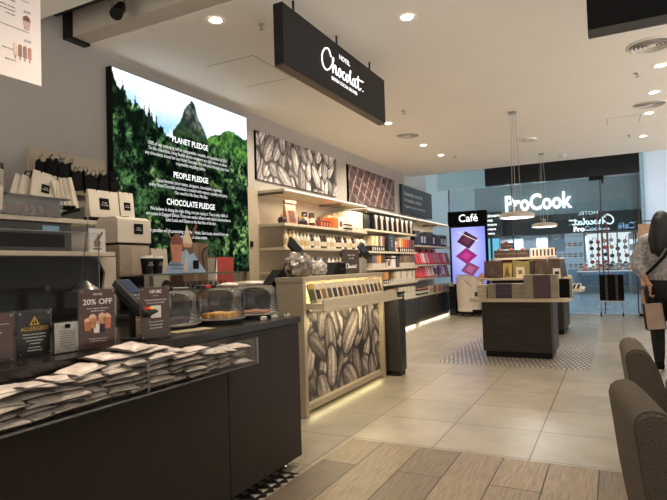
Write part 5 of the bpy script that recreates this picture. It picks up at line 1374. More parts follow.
onT('gold_box', 'olive gold box with curved top behind the small label card', 'box', [P('body', MB().prism([(-0.14, 0), (0.14, 0), (0.14, 0.24), (0.0, 0.215), (-0.14, 0.24)], 'y', 0, 0.12), pm('box_olive', C(132, 122, 74), 0.35, var=0.15)), P('side_panel', B(0.08, 0.139, -0.002, -0.0004, 0, 0.22), pm('olive_dark', C(52, 46, 34), 0.4))], -1.09, 7.78, Z1)
onT('label_card', 'small cream card with dark print in front of the olive gold box', 'card', [P('card', B(-0.055, 0.055, 0, 0.004, 0, 0.145), M_['cream']), P('print', MB().prism([(-0.03, 0.05), (-0.01, 0.05), (0.03, 0.10), (0.01, 0.10)], 'y', -0.0015, -0.0003).prism([(0.012, 0.05), (0.032, 0.05), (-0.012, 0.10), (-0.03, 0.10)], 'y', -0.0031, -0.0016), M_['choc'])], -1.12, 7.70, Z1)
for k in range(2):
    onT('treat_bag', 'dark brown treat bag, %s of the pair at the middle of the tier' % ORD[k], 'bag', gbag(0.15, 0.225, m_bagb, 'mid'), -0.86 + 0.155 * k, 7.74, Z1, 'pair of brown treat bags')
onT('label_card', 'small white label card beside the grey patterned bag', 'card', [P('card', B(-0.045, 0.045, 0, 0.004, 0, 0.115), M_['white']), P('print', B(-0.028, 0.028, -0.0015, -0.0003, 0.035, 0.075), M_['choc'])], -0.665, 7.70, Z1)
onT('patterned_bag', 'grey patterned bag leaning at the inner end of the middle tier', 'bag', [P('body', MB().prism([(-0.09, 0), (0.07, 0), (0.04, 0.24), (-0.13, 0.22)], 'y', 0, 0.06), pm('bag_slate', C(104, 104, 108), 0.5, var=0.25, scale=30)), P('fold', MB().prism([(-0.13, 0.2205), (0.04, 0.2405), (0.03, 0.26), (-0.12, 0.24)], 'y', 0.01, 0.05), M_['white'])], -0.62, 7.86, Z1)
# top tier
Z2 = 1.275
def bowbox(w, h, bow=True):
    ps = [P('body', B(-w / 2, w / 2, 0, 0.14, 0, h, 0.002), pm('box_cocoa', C(62, 46, 40), 0.4, var=0.1)), P('band', B(-w / 2 - 0.001, w / 2 + 0.001, -0.002, 0.141, h * 0.45, h * 0.6), pm('band_tan', C(104, 80, 66), 0.5))]
    if bow:
        ps.append(P('bow', MB().ball((0, 0.02, h + 0.012), 0.026, 1.2, 1, 0.5, 12, 8), pm('bow_orange', C(206, 96, 52), 0.4), smooth=True))
    return ps
for k in range(3):
    onT('bow_box', 'dark cocoa box with orange bow, %s in the bottom row of the top tier' % ORD[k], 'box', bowbox(0.145, 0.105), -1.43 + 0.155 * k, 7.95, Z2, 'dark boxes with orange bows')
onT('bow_box', 'dark cocoa box with orange bow perched on top of the other bow boxes', 'box', bowbox(0.15, 0.085), -1.345, 8.02, Z2 + 0.1245, 'dark boxes with orange bows')
thing('box_shelf', 'thin clear shelf carrying the topmost bow box', 'shelf', [P('plate', B(-0.1, 0.1, 0, 0.15, 0.118, 0.1238), M_['acrylic']), P('leg', B(-0.1, -0.096, 0.1, 0.15, 0, 0.1175), M_['acrylic']), P('leg', B(0.096, 0.1, 0.1, 0.15, 0, 0.1175), M_['acrylic'])], (-1.345, 8.10 - 0.09, Z2 + 0.0006)) if False else None
cr = [P('tray', B(-0.155, 0.155, 0, 0.2, 0, 0.012), pm('crate_pink', C(226, 206, 188), 0.5)), P('back', B(-0.155, 0.155, 0.19, 0.2, 0.0125, 0.115), M_['dink']), P('rail', B(-0.155, 0.155, -0.002, 0.01, 0.1, 0.118), pm('crate_pink', C(226, 206, 188), 0.5))]
for k in range(7):
    cr.append(P('slat', B(-0.155 + 0.048 * k, -0.155 + 0.048 * k + 0.022, 0, 0.01, 0.0125, 0.0995), pm('crate_pink', C(226, 206, 188), 0.5)))
onT('slatted_crate', 'pale slatted crate with dark gaps on the top tier', 'crate', cr, -0.855, 7.95, Z2)
# rear table
onT('striped_box', 'black and white diagonal striped box on the rear table', 'box', [P('body', B(-0.17, 0.17, 0, 0.16, 0, 0.085, 0.002), M_['white'])] + [P('stripe', MB().prism([(-0.16 + 0.065 * k, 0.005), (-0.13 + 0.065 * k, 0.005), (-0.10 + 0.065 * k, 0.08), (-0.13 + 0.065 * k, 0.08)], 'y', -0.002, -0.0004), M_['blackmatte']) for k in range(5)], -0.66, 9.86, 0.735)
onT('yellow_card', 'pale yellow folded card standing behind the striped box', 'card', [P('card', B(-0.065, 0.065, 0, 0.004, 0, 0.22), pm('card_yellow', C(232, 214, 160), 0.5)), P('back_leaf', MB().prism([(0.0045, 0), (0.06, 0), (0.0045, 0.2)], 'x', -0.06, -0.056), pm('card_yellow', C(232, 214, 160), 0.5))], -0.70, 10.06, 0.735)
onT('gift_box', 'dark box on the rear table just visible past the front table', 'box', bowbox(0.3, 0.22, False), -1.2, 10.32 - 0.5, 0.735)

# ================================================================== SHOP FRONT END
lilac_img = np.zeros((60, 36, 3))
v, u = np.meshgrid(np.linspace(1, 0, 60), np.linspace(0, 1, 36), indexing='ij')
lilac_img[:] = srgb2lin(mixc(np.ones((60, 36, 3)) * np.array((128, 134, 226)) / 255, np.ones((60, 36, 3)) * np.array((206, 206, 252)) / 255, np.clip(1.0 - 1.5 * np.hypot(u - 0.45, v - 0.62), 0, 1)))
def dia(cx, cz, a, b, ry):
    return [(cx + a * math.cos(t + ry), cz + b * math.sin(t + ry)) for t in (0, PI / 2, PI, 1.5 * PI)]
cf = [P('case', B(-0.45, 0.45, 0.002, 0.14, 0.0, 1.46, 0.004), M_['blackmatte']), P('screen', picture('screen', lilac_img, 0.80, 1.36, attr_mat('cafe_picture', 1.1), 0.0), None, loc=(0, 0, 0.05)),
      P('header', B(-0.47, 0.45, -0.004, 0.14, 1.465, 1.80, 0.004), M_['blackmatte'], [T('lettering', 'Café', 0.25, M_['litw'], (0.02, -0.006, 1.62), bold=0.001)]),
      P('foot', B(-0.45, 0.45, 0.02, 0.14, -0.668, -0.0005), M_['black'])]
for nm, pts, c1 in (('cube_print', dia(-0.02, 1.10, 0.25, 0.22, 0.15), C(84, 44, 62)), ('heart_print', dia(-0.05, 0.72, 0.26, 0.20, 0.0), C(158, 50, 116)), ('shell_print', dia(0.03, 0.40, 0.23, 0.19, 0.2), C(140, 74, 110))):
    inner = [(p[0] * 0.5 + sum(q[0] for q in pts) / 8, p[1] * 0.5 + sum(q[1] for q in pts) / 8) for p in pts]
    cf.append(P(nm, MB().prism(pts, 'y', -0.006, -0.002), em('em_' + nm, c1, 0.9), [P('shine_print', MB().prism(inner, 'y', -0.009, -0.0065), em('em2_' + nm, tuple(min(1, k * 2.2) for k in c1[:3]) + (1,), 0.7))]))
cf.append(P('shake_print', MB().prism([(0.2, 0.06), (0.34, 0.06), (0.36, 0.2), (0.3, 0.32), (0.2, 0.22)], 'y', -0.006, -0.002), em('em_shake', C(170, 110, 80), 0.9)))
cf.append(P('streak_print', MB().prism([(-0.24, 1.30), (-0.23, 1.31), (0.25, 1.06), (0.24, 1.05)], 'y', -0.013, -0.0095), em('em_streak', (1, 1, 1, 1), 0.9)))
thing('cafe_sign', 'tall glowing lilac sign of stacked chocolates under a black Café header', 'sign', cf, (-3.09, 13.2, 0.67), rz=0.04)

# tub armchair
def tub(r, h):
    mb = MB()
    n = 22
    a0, a1 = math.radians(60), math.radians(330)
    o_, i_ = [], []
    for k in range(n + 1):
        t = k / n
        a = a0 + (a1 - a0) * t
        hh = h * (1 - 0.28 * (abs(t - 0.5) * 2) ** 3)
        c, s_ = math.cos(a), math.sin(a)
        o_.append((c * r * 0.93, s_ * r * 0.93, 0.12, c * r, s_ * r, hh))
        i_.append((c * (r - 0.06), s_ * (r - 0.06), 0.14, c * (r - 0.06), s_ * (r - 0.06), hh))
    V = lambda p: mb.bm.verts.new(p)
    A = [V(q[:3]) for q in o_]
    B_ = [V(q[3:]) for q in o_]
    Cc = [V(q[3:]) for q in i_]
    Dd = [V(q[:3]) for q in i_]
    for k in range(n):
        for p, q in ((A, B_), (B_, Cc), (Cc, Dd), (Dd, A)):
            mb._face([p[k], p[k + 1], q[k + 1], q[k]])
    mb._face([A[0], B_[0], Cc[0], Dd[0]])
    mb._face([A[n], Dd[n], Cc[n], B_[n]])
    return mb
m_white_lea = pm('armchair_white', C(240, 226, 212), 0.45, var=0.07, scale=5)
tu = [P('shell', tub(0.31, 0.93), m_white_lea, smooth=True), P('seat', MB().lathe([(0, 0.16), (0.24, 0.16), (0.245, 0.44), (0.22, 0.47), (0, 0.48)], 28), m_white_lea, smooth=True), P('piping', MB().tube([(math.cos(math.radians(60 + 27 * k)) * 0.285, math.sin(math.radians(60 + 27 * k)) * 0.285, 0.937 - 0.26 * (abs(k / 5 - 1)) ** 3) for k in range(11)], 0.012, 6), pm('piping_grey', C(150, 146, 142), 0.5))]
for a in (0.8, 2.3, 3.9, 5.5):
    tu.append(P('leg', MB().cyl((0.2 * math.cos(a), 0.2 * math.sin(a), 0.0005), (0.19 * math.cos(a), 0.19 * math.sin(a), 0.13), 0.013, 0.018, 10), M_['black']))
thing('tub_armchair', 'white tub armchair seen from behind below the Café sign', 'chair', tu, (-2.97, 12.70, 0.0005), rz=math.radians(-40))
thing('side_bin', 'dark narrow stand with a yellow item between the shelves and white armchair', 'stand', [P('post', B(-0.07, 0.07, -0.07, 0.07, 0, 0.66), M_['black']), P('top', B(-0.1, 0.1, -0.1, 0.1, 0.661, 0.68), M_['blackmatte']), P('bottle_top', MB().cyl((0.0, -0.02, 0.6805), (0.0, -0.02, 0.78), 0.035, n=14), pm('yellow_thing', C(210, 180, 80), 0.5), label='yellow top')], (-3.42, 12.98 - 0.1, 0))

# trolley with trays
tr_ = []
for x in (-0.21, 0.21):
    for y in (-0.14, 0.14):
        tr_.append(P('leg', MB().tube([(x, y, 0.075), (x, y, 0.30), (x * 0.96, y, 0.32)], 0.013, 10), M_['chrome'], [P('caster', MB().cyl((x - 0.012, y, 0.035), (x + 0.012, y, 0.035), 0.034, n=16), M_['blackmatte']), P('fork', B(x - 0.017, x + 0.017, y - 0.01, y + 0.01, 0.05, 0.074), M_['metal'])]))
for y in (-0.14, 0.14):
    tr_.append(P('rail', MB().tube([(-0.2, y, 0.315), (0.2, y, 0.315)], 0.011, 10), M_['chrome']))
    tr_.append(P('rail', MB().tube([(0.0, y, 0.305), (0.0, y, 0.13)], 0.007, 8), M_['chrome']))
for x in (-0.2, 0.2):
    tr_.append(P('rail', MB().tube([(x, -0.13, 0.13), (x, 0.13, 0.13)], 0.009, 8), M_['chrome']))
tr_.append(P('deck', B(-0.2, 0.2, -0.13, 0.13, 0.327, 0.335), M_['metal']))
thing('tray_trolley', 'low chrome trolley on casters carrying stacked black trays', 'trolley', tr_, (-0.07, 13.16, 0))
def trayp():
    return [P('pan', MB().box(-0.23, 0.23, -0.16, 0.16, 0, 0.01).box(-0.23, 0.23, -0.16, -0.15, 0.0105, 0.052).box(-0.23, 0.23, 0.15, 0.16, 0.0105, 0.052), M_['blackmatte']), P('handle', B(-0.12, -0.075, -0.166, -0.1605, 0.012, 0.045), pm('tray_grey', C(92, 88, 88), 0.5)), P('handle', B(0.075, 0.12, -0.166, -0.1605, 0.012, 0.045), pm('tray_grey', C(92, 88, 88), 0.5))]
for k in range(10):
    thing('black_tray', 'black tray with grey clips on the chrome trolley, %s from the bottom' % ORD[k], 'tray', cached('trayp', trayp), (-0.06, 13.16, 0.336 + 0.0535 * k), group='black trays on the trolley')

# menu stand by the person
m_frame = pm('frame_brown', C(96, 66, 58), 0.4)
st = [P('post', B(-0.32, -0.295, 0, 0.03, 0.05, 2.0), m_frame), P('post', B(0.295, 0.32, 0, 0.03, 0.05, 2.0), m_frame), P('rail', B(-0.2945, 0.2945, 0, 0.03, 1.975, 2.0), m_frame),
      P('surround', B(-0.25, 0.29, 0.004, 0.024, 0.62, 1.93), pm('peach_board', C(222, 184, 152), 0.6)), P('screen', B(-0.125, 0.2, -0.001, 0.0035, 0.80, 1.72), em('menu_screen', (0.62, 0.75, 1.0, 1), 1.0), [P('headline', B(-0.08, 0.15, -0.003, -0.0015, 1.65, 1.69), M_['brown']), P('panel_print', B(-0.06, 0.12, -0.003, -0.0015, 1.26, 1.32), pm('print_navy', C(60, 80, 150), 0.5)), P('stem_print', B(0.03, 0.05, -0.003, -0.0015, 1.35, 1.645), M_['brown'])]),
      P('foot', B(-0.3, 0.3, -0.15, 0.2, 0.0, 0.048), M_['black'])]
thing('menu_stand', 'brown framed stand with pale blue lit menu, behind the person', 'stand', st, (0.74, 13.25, 0))
for k, (w, h, zz) in enumerate(((0.36, 0.2, 0.05), (0.36, 0.14, 0.251), (0.36, 0.16, 0.392))):
    thing('wooden_crate', 'tan crate by the menu stand, %s from the floor' % ORD[k], 'crate', [P('front', B(-0.18, 0.18, 0, 0.012, 0, h), pm('crate_tan', C(186, 154, 122), 0.6)), P('body', B(-0.18, 0.18, 0.0125, 0.12, 0, h - 0.01), pm('crate_tan', C(186, 154, 122), 0.6)), P('slot', B(-0.06, 0.06, -0.002, -0.0004, h * 0.6, h * 0.75), M_['dink'])], (0.66, 13.09 - 0.02, zz), group='tan crates stacked at the menu stand')

# writing on the shop glass that faces the walkway, seen from behind
RB = (PI / 2, 0, PI)
gl = [P('film', B(-0.75, 0.75, 0, 0.004, 0, 0.6), glass('sign_film', (0.9, 0.94, 0.96, 1), 1.2)), crv('lettering', shift(LOGO, -0.4, -0.13), 0.016, em('glass_logo', (0.8, 0.93, 1, 1), 1.3), (0.03, 0.012, 0.05), RB, scale=1.12),
      T('lettering', 'HOTEL', 0.11, em('glass_logo', (0.8, 0.93, 1, 1), 1.3), (-0.03, 0.012, 0.34), RB, sx=1.2), T('lettering', 'BRITISH COCOA GROWER', 0.062, em('glass_logo', (0.8, 0.93, 1, 1), 1.3), (0.02, 0.012, -0.04), RB)]
thing('window_sign', 'glowing script sign on the shop glass reading backwards from inside', 'sign', gl, (-0.44, 13.60, 1.92))
thing('window_sign', 'small glowing Café sign on the shop glass reading backwards from inside', 'sign', [P('film', B(-0.2, 0.2, 0, 0.004, -0.12, 0.14), glass('sign_film', (0.9, 0.94, 0.96, 1), 1.2)), T('lettering', 'Café', 0.19, em('glass_cafe', (0.35, 0.6, 1, 1), 1.1), (0, 0.012, 0), RB)], (0.29, 13.60, 1.93))

# ================================================================== ACROSS THE MALL
pcw = em('fascia_letters', (1, 1, 1, 1), 2.6)
sf = [P('upper_fascia', B(-2.9, 2.9, 0.02, 0.2, 2.93, 4.14), pm('upper_fascia', C(112, 126, 130), 0.4, var=0.12), [T('lettering', 'ProCook', 0.84, pcw, (-0.60, -0.03, 3.42), bold=0.02, ext=0.02, sx=0.75)]),
      P('fascia', B(-2.9, 2.9, 0, 0.2, 2.20, 2.929), m_fascia, [T('lettering', 'Pro', 0.26, pcw, (0.82, -0.02, 2.33), bold=0.004), T('lettering', 'Cook', 0.26, em('dim_letters', (0.5, 0.75, 0.9, 1), 0.7), (1.30, -0.02, 2.33), bold=0.004)]),
      P('side_pier', B(-2.9, -2.45, 0, 0.5, 0.0, 2.199), m_fascia), P('sill', B(-2.4, 2.9, 0.0, 0.4, 0.0, 0.26), m_mallpale), P('cabinet_run', B(0.4, 2.8, -0.3, -0.01, 0.28, 0.88), pm('cabinet_blue', C(120, 146, 170), 0.4)),
      P('back_wall', B(-2.9, 2.9, 1.2, 1.3, 0.0, 2.199), pm('store_back', C(168, 176, 182), 0.6, var=0.3, scale=2)),
      P('lit_panel', B(1.06, 2.5, 0.6, 0.66, 0.92, 2.17), em('lit_panel', (0.92, 0.96, 1, 1), 1.0))]
for x in (-2.42, -0.2, 1.0, 1.55, 2.56, 2.86):
    sf.append(P('mullion', B(x - 0.02, x + 0.02, 0.02, 0.08, 0.265, 2.195), pm('mullion_grey', C(120, 128, 132), 0.4)))
for x in (1.75, 2.05):
    sf.append(P('door_pull', MB().cyl((x, -0.05, 0.3), (x, -0.05, 2.19), 0.022, n=10), m_copper))
thing('shop_front', 'dark kitchenware shop front across the mall with big glowing white letters', 'shop', sf, (-1.9, 22.0, 0))
pcols = [('pan_dark', C(44, 46, 52)), ('pan_red', C(196, 70, 74)), ('pan_steel', C(120, 128, 136)), ('pan_blue', C(96, 140, 190)), ('pan_copper', C(176, 120, 96))]
def pan(nm, cc):
    def mk():
        return [P('pan', MB().cyl((0, 0, 0), (0, -0.04, 0), 0.06, 0.075, 16), pm(nm, cc, 0.35)), P('handle', B(-0.01, 0.01, -0.03, -0.01, 0.077, 0.2), M_['blackmatte'])]
    return cached(nm, mk)
pr = random.Random(3)
for r_ in range(4):
    for c_ in range(6):
        nm, cc = pcols[pr.choice((0, 0, 0, 1, 2, 2, 4))]
        thing('frying_pan', 'small pan hung on the lit white shop panel, %s in the %s row' % (ORD[c_], ORD[r_]), 'pan', pan(nm, cc), (-0.72 + 0.225 * c_ + pr.uniform(-0.03, 0.03), 22.598, 1.88 - 0.27 * r_ + pr.uniform(-0.04, 0.04)), ry=pr.uniform(-0.5, 0.5), group='pans on the lit panel')
for k in range(14):
    nm, cc = pcols[pr.choice((0, 1, 2, 2, 3, 4))]
    thing('cooking_pot', 'pot on the display bench across the mall, %s along' % ORD[k], 'pot', cached('pot' + nm, lambda: [P('pot', MB().lathe([(0, 0), (0.1, 0), (0.11, 0.14), (0, 0.14)], 18), pm(nm, cc, 0.3), smooth=True), P('lid', MB().lathe([(0.112, 0.1405), (0.09, 0.165), (0, 0.175)], 18), M_['metal'], smooth=True)]), (-1.60 + 0.19 * k, 21.84, 0.881 if k > 5 else 0.881), group='pots on the display bench') if k > 5 else None
thing('display_bench', 'pale bench of goods inside the shop across the mall', 'bench', [P('top', B(-1.2, 1.2, 0, 0.5, 0.86, 0.90), M_['white']), P('front', B(-1.15, 1.15, 0.03, 0.06, 0, 0.859), pm('bench_blue', C(190, 202, 212), 0.5))], (-3.1, 22.5, 0))
for k in range(12):
    nm, cc = pcols[pr.choice((0, 1, 2, 2, 3, 3))]
    thing('kitchen_jar', 'kitchen jar on the pale bench across the mall, %s along' % ORD[k], 'jar', jar('kj' + nm, cc, C(200, 206, 210), 0.12 + 0.1 * (k % 3 == 0), 0.07), (-4.15 + 0.19 * k, 22.7, 0.9006), group='kitchen jars on the bench')
thing('cyan_screen', 'bright cyan screen inside the shop across the mall, beside the lilac sign', 'screen', [P('case', B(-0.3, 0.3, 0.002, 0.08, 0, 1.0), M_['black']), P('panel', B(-0.28, 0.28, -0.003, 0.0015, 0.02, 0.98), em('cyan_panel', (0.18, 0.62, 0.86, 1), 1.0)), P('stand', B(-0.05, 0.05, 0.02, 0.06, -1.1, -0.001), M_['black'])], (-4.15, 21.6, 1.1505))
bs = [P('board', B(-0.42, 0.42, 0, 0.05, 0, 0.95), m_fascia), P('post', B(-0.04, 0.04, 0.01, 0.04, -2.2, -0.001), m_fascia)]
for i, (t, s_) in enumerate((('Cookware', 0.17), ('Knives', 0.17), ('Tableware', 0.14), ('Bakeware', 0.14), ('Glassware', 0.12))):
    bs.append(T('lettering', t, s_, M_['litw'], (-0.36, -0.003, 0.80 - 0.17 * i), align='LEFT', bold=0.003))
thing('directory_board', 'tall dark board of white words beyond the lilac Café sign', 'sign', bs, (-4.15, 21.5, 2.2005))
thing('poster', 'pale hanging poster inside the shop across the mall behind the pendant', 'poster', [P('sheet', B(-0.24, 0.24, 0, 0.01, 0, 1.15), pm('poster_pale', C(196, 208, 220), 0.5)), P('rod', MB().cyl((-0.26, 0.005, 1.165), (0.26, 0.005, 1.165), 0.012, n=8), M_['metal'])], (-2.85, 22.3, 1.35))
thing('poster', 'grey picture poster behind the smaller pendant across the mall', 'poster', [P('sheet', B(-0.3, 0.3, 0, 0.01, 0, 1.0), pm('poster_grey', C(132, 146, 158), 0.5)), P('plate_print', MB().cyl((0, -0.0005, 0.6), (0, -0.004, 0.6), 0.17, n=24), pm('poster_plate', C(196, 204, 210), 0.5)), P('rod', MB().cyl((-0.32, 0.005, 1.015), (0.32, 0.005, 1.015), 0.012, n=8), M_['metal'])], (-1.9, 22.3, 1.55))
thing('steel_rack', 'steel shelf rack with small goods in the shop across the mall', 'shelf', [P('upright', B(-0.52, -0.49, 0, 0.3, 0, 2.2), M_['metal']), P('upright', B(0.49, 0.52, 0, 0.3, 0, 2.2), M_['metal'])] + [P('board', B(-0.489, 0.489, 0, 0.3, z_, z_ + 0.02), M_['white']) for z_ in (0.5, 0.9, 1.3, 1.7, 2.1)] + [P('backing', B(-0.489, 0.489, 0.301, 0.31, 0, 2.2), em('rack_glow', (0.55, 0.72, 0.9, 1), 0.5))], (-1.45, 22.35, 0))
for r_ in range(4):
    for k in range(5):
        nm, cc = pcols[pr.choice((0, 1, 2, 3, 3))]
        thing('storage_pot', 'small pot on the steel rack across the mall, %s on %s board' % (ORD[k], ORD[r_]), 'pot', jar('sp' + nm, cc, C(190, 200, 206), 0.16, 0.06), (-1.82 + 0.185 * k, 22.45, 0.521 + 0.4 * r_), group='pots on the steel rack')

thing('goods_rack', 'tall rack of red and blue goods at the edge of the shop across the mall', 'shelf', [P('upright', B(-0.22, -0.2, 0, 0.25, 0, 2.1), M_['metal']), P('upright', B(0.2, 0.22, 0, 0.25, 0, 2.1), M_['metal'])] + [P('board', B(-0.199, 0.199, 0, 0.25, z_, z_ + 0.02), M_['white']) for z_ in (0.3, 0.7, 1.1, 1.5, 1.9)], (0.72, 22.25, 0))
gcol = [('goods_red', C(214, 74, 70)), ('goods_blue', C(70, 130, 200)), ('goods_white', C(230, 232, 236)), ('goods_pink', C(226, 130, 140)), ('goods_navy', C(50, 70, 110))]
for r_ in range(5):
    for k in range(3):
        nm, cc = gcol[pr.choice((0, 0, 2, 3)) if r_ > 2 else pr.choice((1, 1, 2, 4))]
        thing('goods_box', 'small %s box on the goods rack, %s on the %s board' % (nm[6:], ORD[k], ORD[r_]), 'box', plain_box(0.11, 0.2, 0.12, cc, nm, C(236, 238, 240)), (0.72 - 0.13 + 0.13 * k, 22.3, 0.3206 + 0.4 * r_), group='boxes on the goods rack')
thing('display_table', 'white low table of bright kitchenware inside the shop across the mall', 'table', [P('top', B(-0.85, 0.85, -0.25, 0.25, 0.78, 0.82), M_['white'])] + [P('leg', B(x - 0.03, x + 0.03, y - 0.03, y + 0.03, 0, 0.779), M_['metal']) for x in (-0.78, 0.78) for y in (-0.2, 0.2)], (-0.3, 21.3, 0))
for k in range(15):
    nm, cc = (pcols + gcol)[pr.randrange(10)]
    thing('tableware', 'small shiny kitchen pot on the white low table, %s along' % ORD[k], 'pot', jar('tw' + nm, cc, C(220, 226, 230), 0.12 + 0.08 * (k % 3), 0.05), (-1.08 + 0.112 * k, 21.15 + 0.2 * (k % 2), 0.8206), group='kitchenware on the white low table')
# ================================================================== CHAIRS
def fabric(name, col):
    m = pm(name, col, 0.9, var=0.22, scale=140, bump=0.8, bscale=170)
    return m
m_fab = fabric('chair_fabric', C(86, 77, 65))
bprof = [(0.07, 0.14), (0.03, 0.42), (0.0, 0.685), (0.008, 0.715), (0.03, 0.732), (0.06, 0.738), (0.09, 0.73), (0.118, 0.705), (0.15, 0.64), (0.21, 0.42), (0.23, 0.14)]
def chair():
    W_ = 0.52
    mb = MB().prism(bprof, 'y', 0.0, W_)
    es = [e for e in mb.bm.edges if abs(e.verts[0].co.y - e.verts[1].co.y) < 1e-6]
    bmesh.ops.bevel(mb.bm, geom=es, offset=0.012, segments=3, affect='EDGES')
    ps = [P('backrest', mb, m_fab, smooth=True)]
    ps.append(P('seat', B(0.20, 0.66, 0.03, W_ - 0.03, 0.25, 0.44, 0.035, seg=3), m_fab, smooth=True))
    for y0 in (-0.05, W_ - 0.03):
        ps.append(P('armrest', MB().box(0.24, 0.64, y0, y0 + 0.08, 0.16, 0.50, 0.03, seg=3), m_fab, smooth=True))
    ps.append(P('frame', B(0.12, 0.62, 0.04, W_ - 0.04, 0.15, 0.248), M_['blackmatte']))
    for x in (0.13, 0.6):
        for y in (0.06, W_ - 0.06):
            ps.append(P('leg', MB().cyl((x, y, 0.0005), (x, y, 0.149), 0.014, 0.02, 12), M_['black']))
    return ps
thing('armchair', 'brown-grey woven armchair in front, cut off by the picture edge', 'chair', cached('chair', chair), (0.035, 1.98, 0), rz=math.radians(8.5), group='woven armchairs')
thing('armchair', 'second brown-grey woven armchair, behind the front one and nearer the person', 'chair', cached('chair', chair), (0.035, 3.30, 0), rz=math.radians(3), group='woven armchairs')

# ================================================================== THE PERSON
def solid(shapes, voxel, name, mat, smooth_it=6):
    """balls and tapered limbs fused into one continuous skin"""
    mb = MB()
    for s in shapes:
        if s[0] == 'b':
            mb.ball(s[1], s[2], *(s[3] if len(s) > 3 else (1, 1, 1)), n=18, m=12)
        else:
            pts, rad = s[1], s[2]
            for i, (p, r) in enumerate(zip(pts, rad)):
                mb.ball(p, r, n=14, m=10)
                if i:
                    mb.cyl(pts[i - 1], p, rad[i - 1], r, 14)
    me = mb.mesh(name + '_raw', mat)
    o = link(name + '_raw', me)
    md = o.modifiers.new('r', 'REMESH')
    md.mode = 'VOXEL'
    md.voxel_size = voxel
    md.use_smooth_shade = True
    sm = o.modifiers.new('s', 'SMOOTH')
    sm.factor = 0.5
    sm.iterations = smooth_it
    dg = bpy.context.evaluated_depsgraph_get()
    out = bpy.data.meshes.new_from_object(o.evaluated_get(dg))
    bpy.data.objects.remove(o)
    out.name = name
    out.materials.clear()
    out.materials.append(mat)
    for p in out.polygons:
        p.use_smooth = True
    return out
m_skin = pm('skin', C(176, 128, 104), 0.5, var=0.05)
m_hair = pm('hair_black', C(18, 16, 16), 0.6, var=0.4, scale=60, stretch=(8, 8, 0.6))
def hand(c, sgn):
    """relaxed hand hanging down, fingers curled round a cord; sgn = side the thumb leaves to"""
    x, y, z = c
    sh = [('b', (x, y, z - 0.045), 0.038, (0.42, 1.0, 1.15))]
    for k, (dy, ln) in enumerate(((0.028, 0.062), (0.010, 0.07), (-0.009, 0.066), (-0.027, 0.052))):
        a = (x, y + dy * 0.9, z - 0.075)
        b = (x - sgn * 0.006, y + dy, z - 0.075 - ln * 0.5)
        d = (x + sgn * 0.018, y + dy, z - 0.075 - ln * 0.72)
        e = (x + sgn * 0.034, y + dy, z - 0.075 - ln * 0.45)
        sh.append(('l', [a, b, d, e], [0.0095, 0.009, 0.0085, 0.0075]))
    sh.append(('l', [(x, y + 0.026, z - 0.025), (x + sgn * 0.014, y + 0.044, z - 0.05), (x + sgn * 0.026, y + 0.042, z - 0.078)], [0.012, 0.0105, 0.009]))
    return sh
LH, RH = (-0.12, -0.14, 0.92), (0.22, 0.16, 0.98)
body = [('b', (0, 0, 0.93), 0.165, (1, 0.72, 0.9)), ('b', (0, 0.01, 1.08), 0.135, (1, 0.74, 1.2)), ('b', (0, 0, 1.27), 0.155, (1, 0.68, 1.1)), ('l', [(-0.155, 0, 1.405), (0.155, 0, 1.405)], [0.058, 0.058]),
        ('l', [(0, 0, 1.38), (0, 0.01, 1.46), (0, 0.02, 1.53)], [0.075, 0.052, 0.05]), ('b', (0, 0.025, 1.61), 0.1, (0.78, 0.95, 1.15)), ('b', (0, 0.065, 1.56), 0.055, (0.9, 0.8, 0.9)),
        ('l', [(0, 0.115, 1.615), (0, 0.133, 1.585)], [0.010, 0.015]), ('b', (-0.079, 0.02, 1.60), 0.026, (0.4, 0.8, 1.2)), ('b', (0.079, 0.02, 1.60), 0.026, (0.4, 0.8, 1.2)), ('b', (0, 0.107, 1.545), 0.018, (1.3, 0.6, 0.5)),
        ('l', [(-0.165, 0, 1.40), (-0.235, -0.05, 1.15), (-0.15, -0.11, 0.96), LH], [0.05, 0.04, 0.028, 0.026]),
        ('l', [(0.165, 0, 1.40), (0.24, -0.01, 1.14), (0.225, 0.13, 1.0), RH], [0.05, 0.04, 0.028, 0.026])]
for s in (-1, 1):
    body.append(('l', [(s * 0.085, 0, 0.88), (s * 0.082, 0.01, 0.49), (s * 0.078, -0.01, 0.30), (s * 0.075, -0.015, 0.09)], [0.098, 0.06, 0.056, 0.038]))
    body.append(('l', [(s * 0.075, -0.03, 0.045), (s * 0.085, 0.10, 0.03), (s * 0.09, 0.15, 0.026)], [0.036, 0.034, 0.024]))
body += hand(LH, 1) + hand(RH, -1)
shirt = [('b', (0, 0, 1.02), 0.175, (1.03, 0.8, 0.75)), ('b', (0, 0.01, 1.12), 0.165, (1.03, 0.8, 1.1)), ('b', (0, 0, 1.27), 0.172, (1.02, 0.74, 1.08)), ('l', [(-0.155, 0, 1.402), (0.155, 0, 1.402)], [0.072, 0.072]), ('l', [(0, 0, 1.40), (0, 0.005, 1.46)], [0.09, 0.064]),
         ('l', [(-0.165, 0, 1.395), (-0.225, -0.01, 1.25), (-0.245, -0.045, 1.13), (-0.19, -0.08, 1.03)], [0.07, 0.07, 0.066, 0.045]), ('l', [(0.165, 0, 1.395), (0.225, -0.01, 1.25), (0.25, -0.01, 1.12), (0.235, 0.09, 1.03)], [0.07, 0.07, 0.066, 0.045])]
trou = [('b', (0, 0, 0.93), 0.18, (1, 0.76, 0.85)), ('b', (0, -0.03, 0.88), 0.14, (1.1, 0.9, 0.9))]
for s in (-1, 1):
    trou.append(('l', [(s * 0.088, 0, 0.86), (s * 0.085, 0.01, 0.49), (s * 0.08, -0.01, 0.30), (s * 0.076, -0.015, 0.115)], [0.112, 0.074, 0.066, 0.052]))
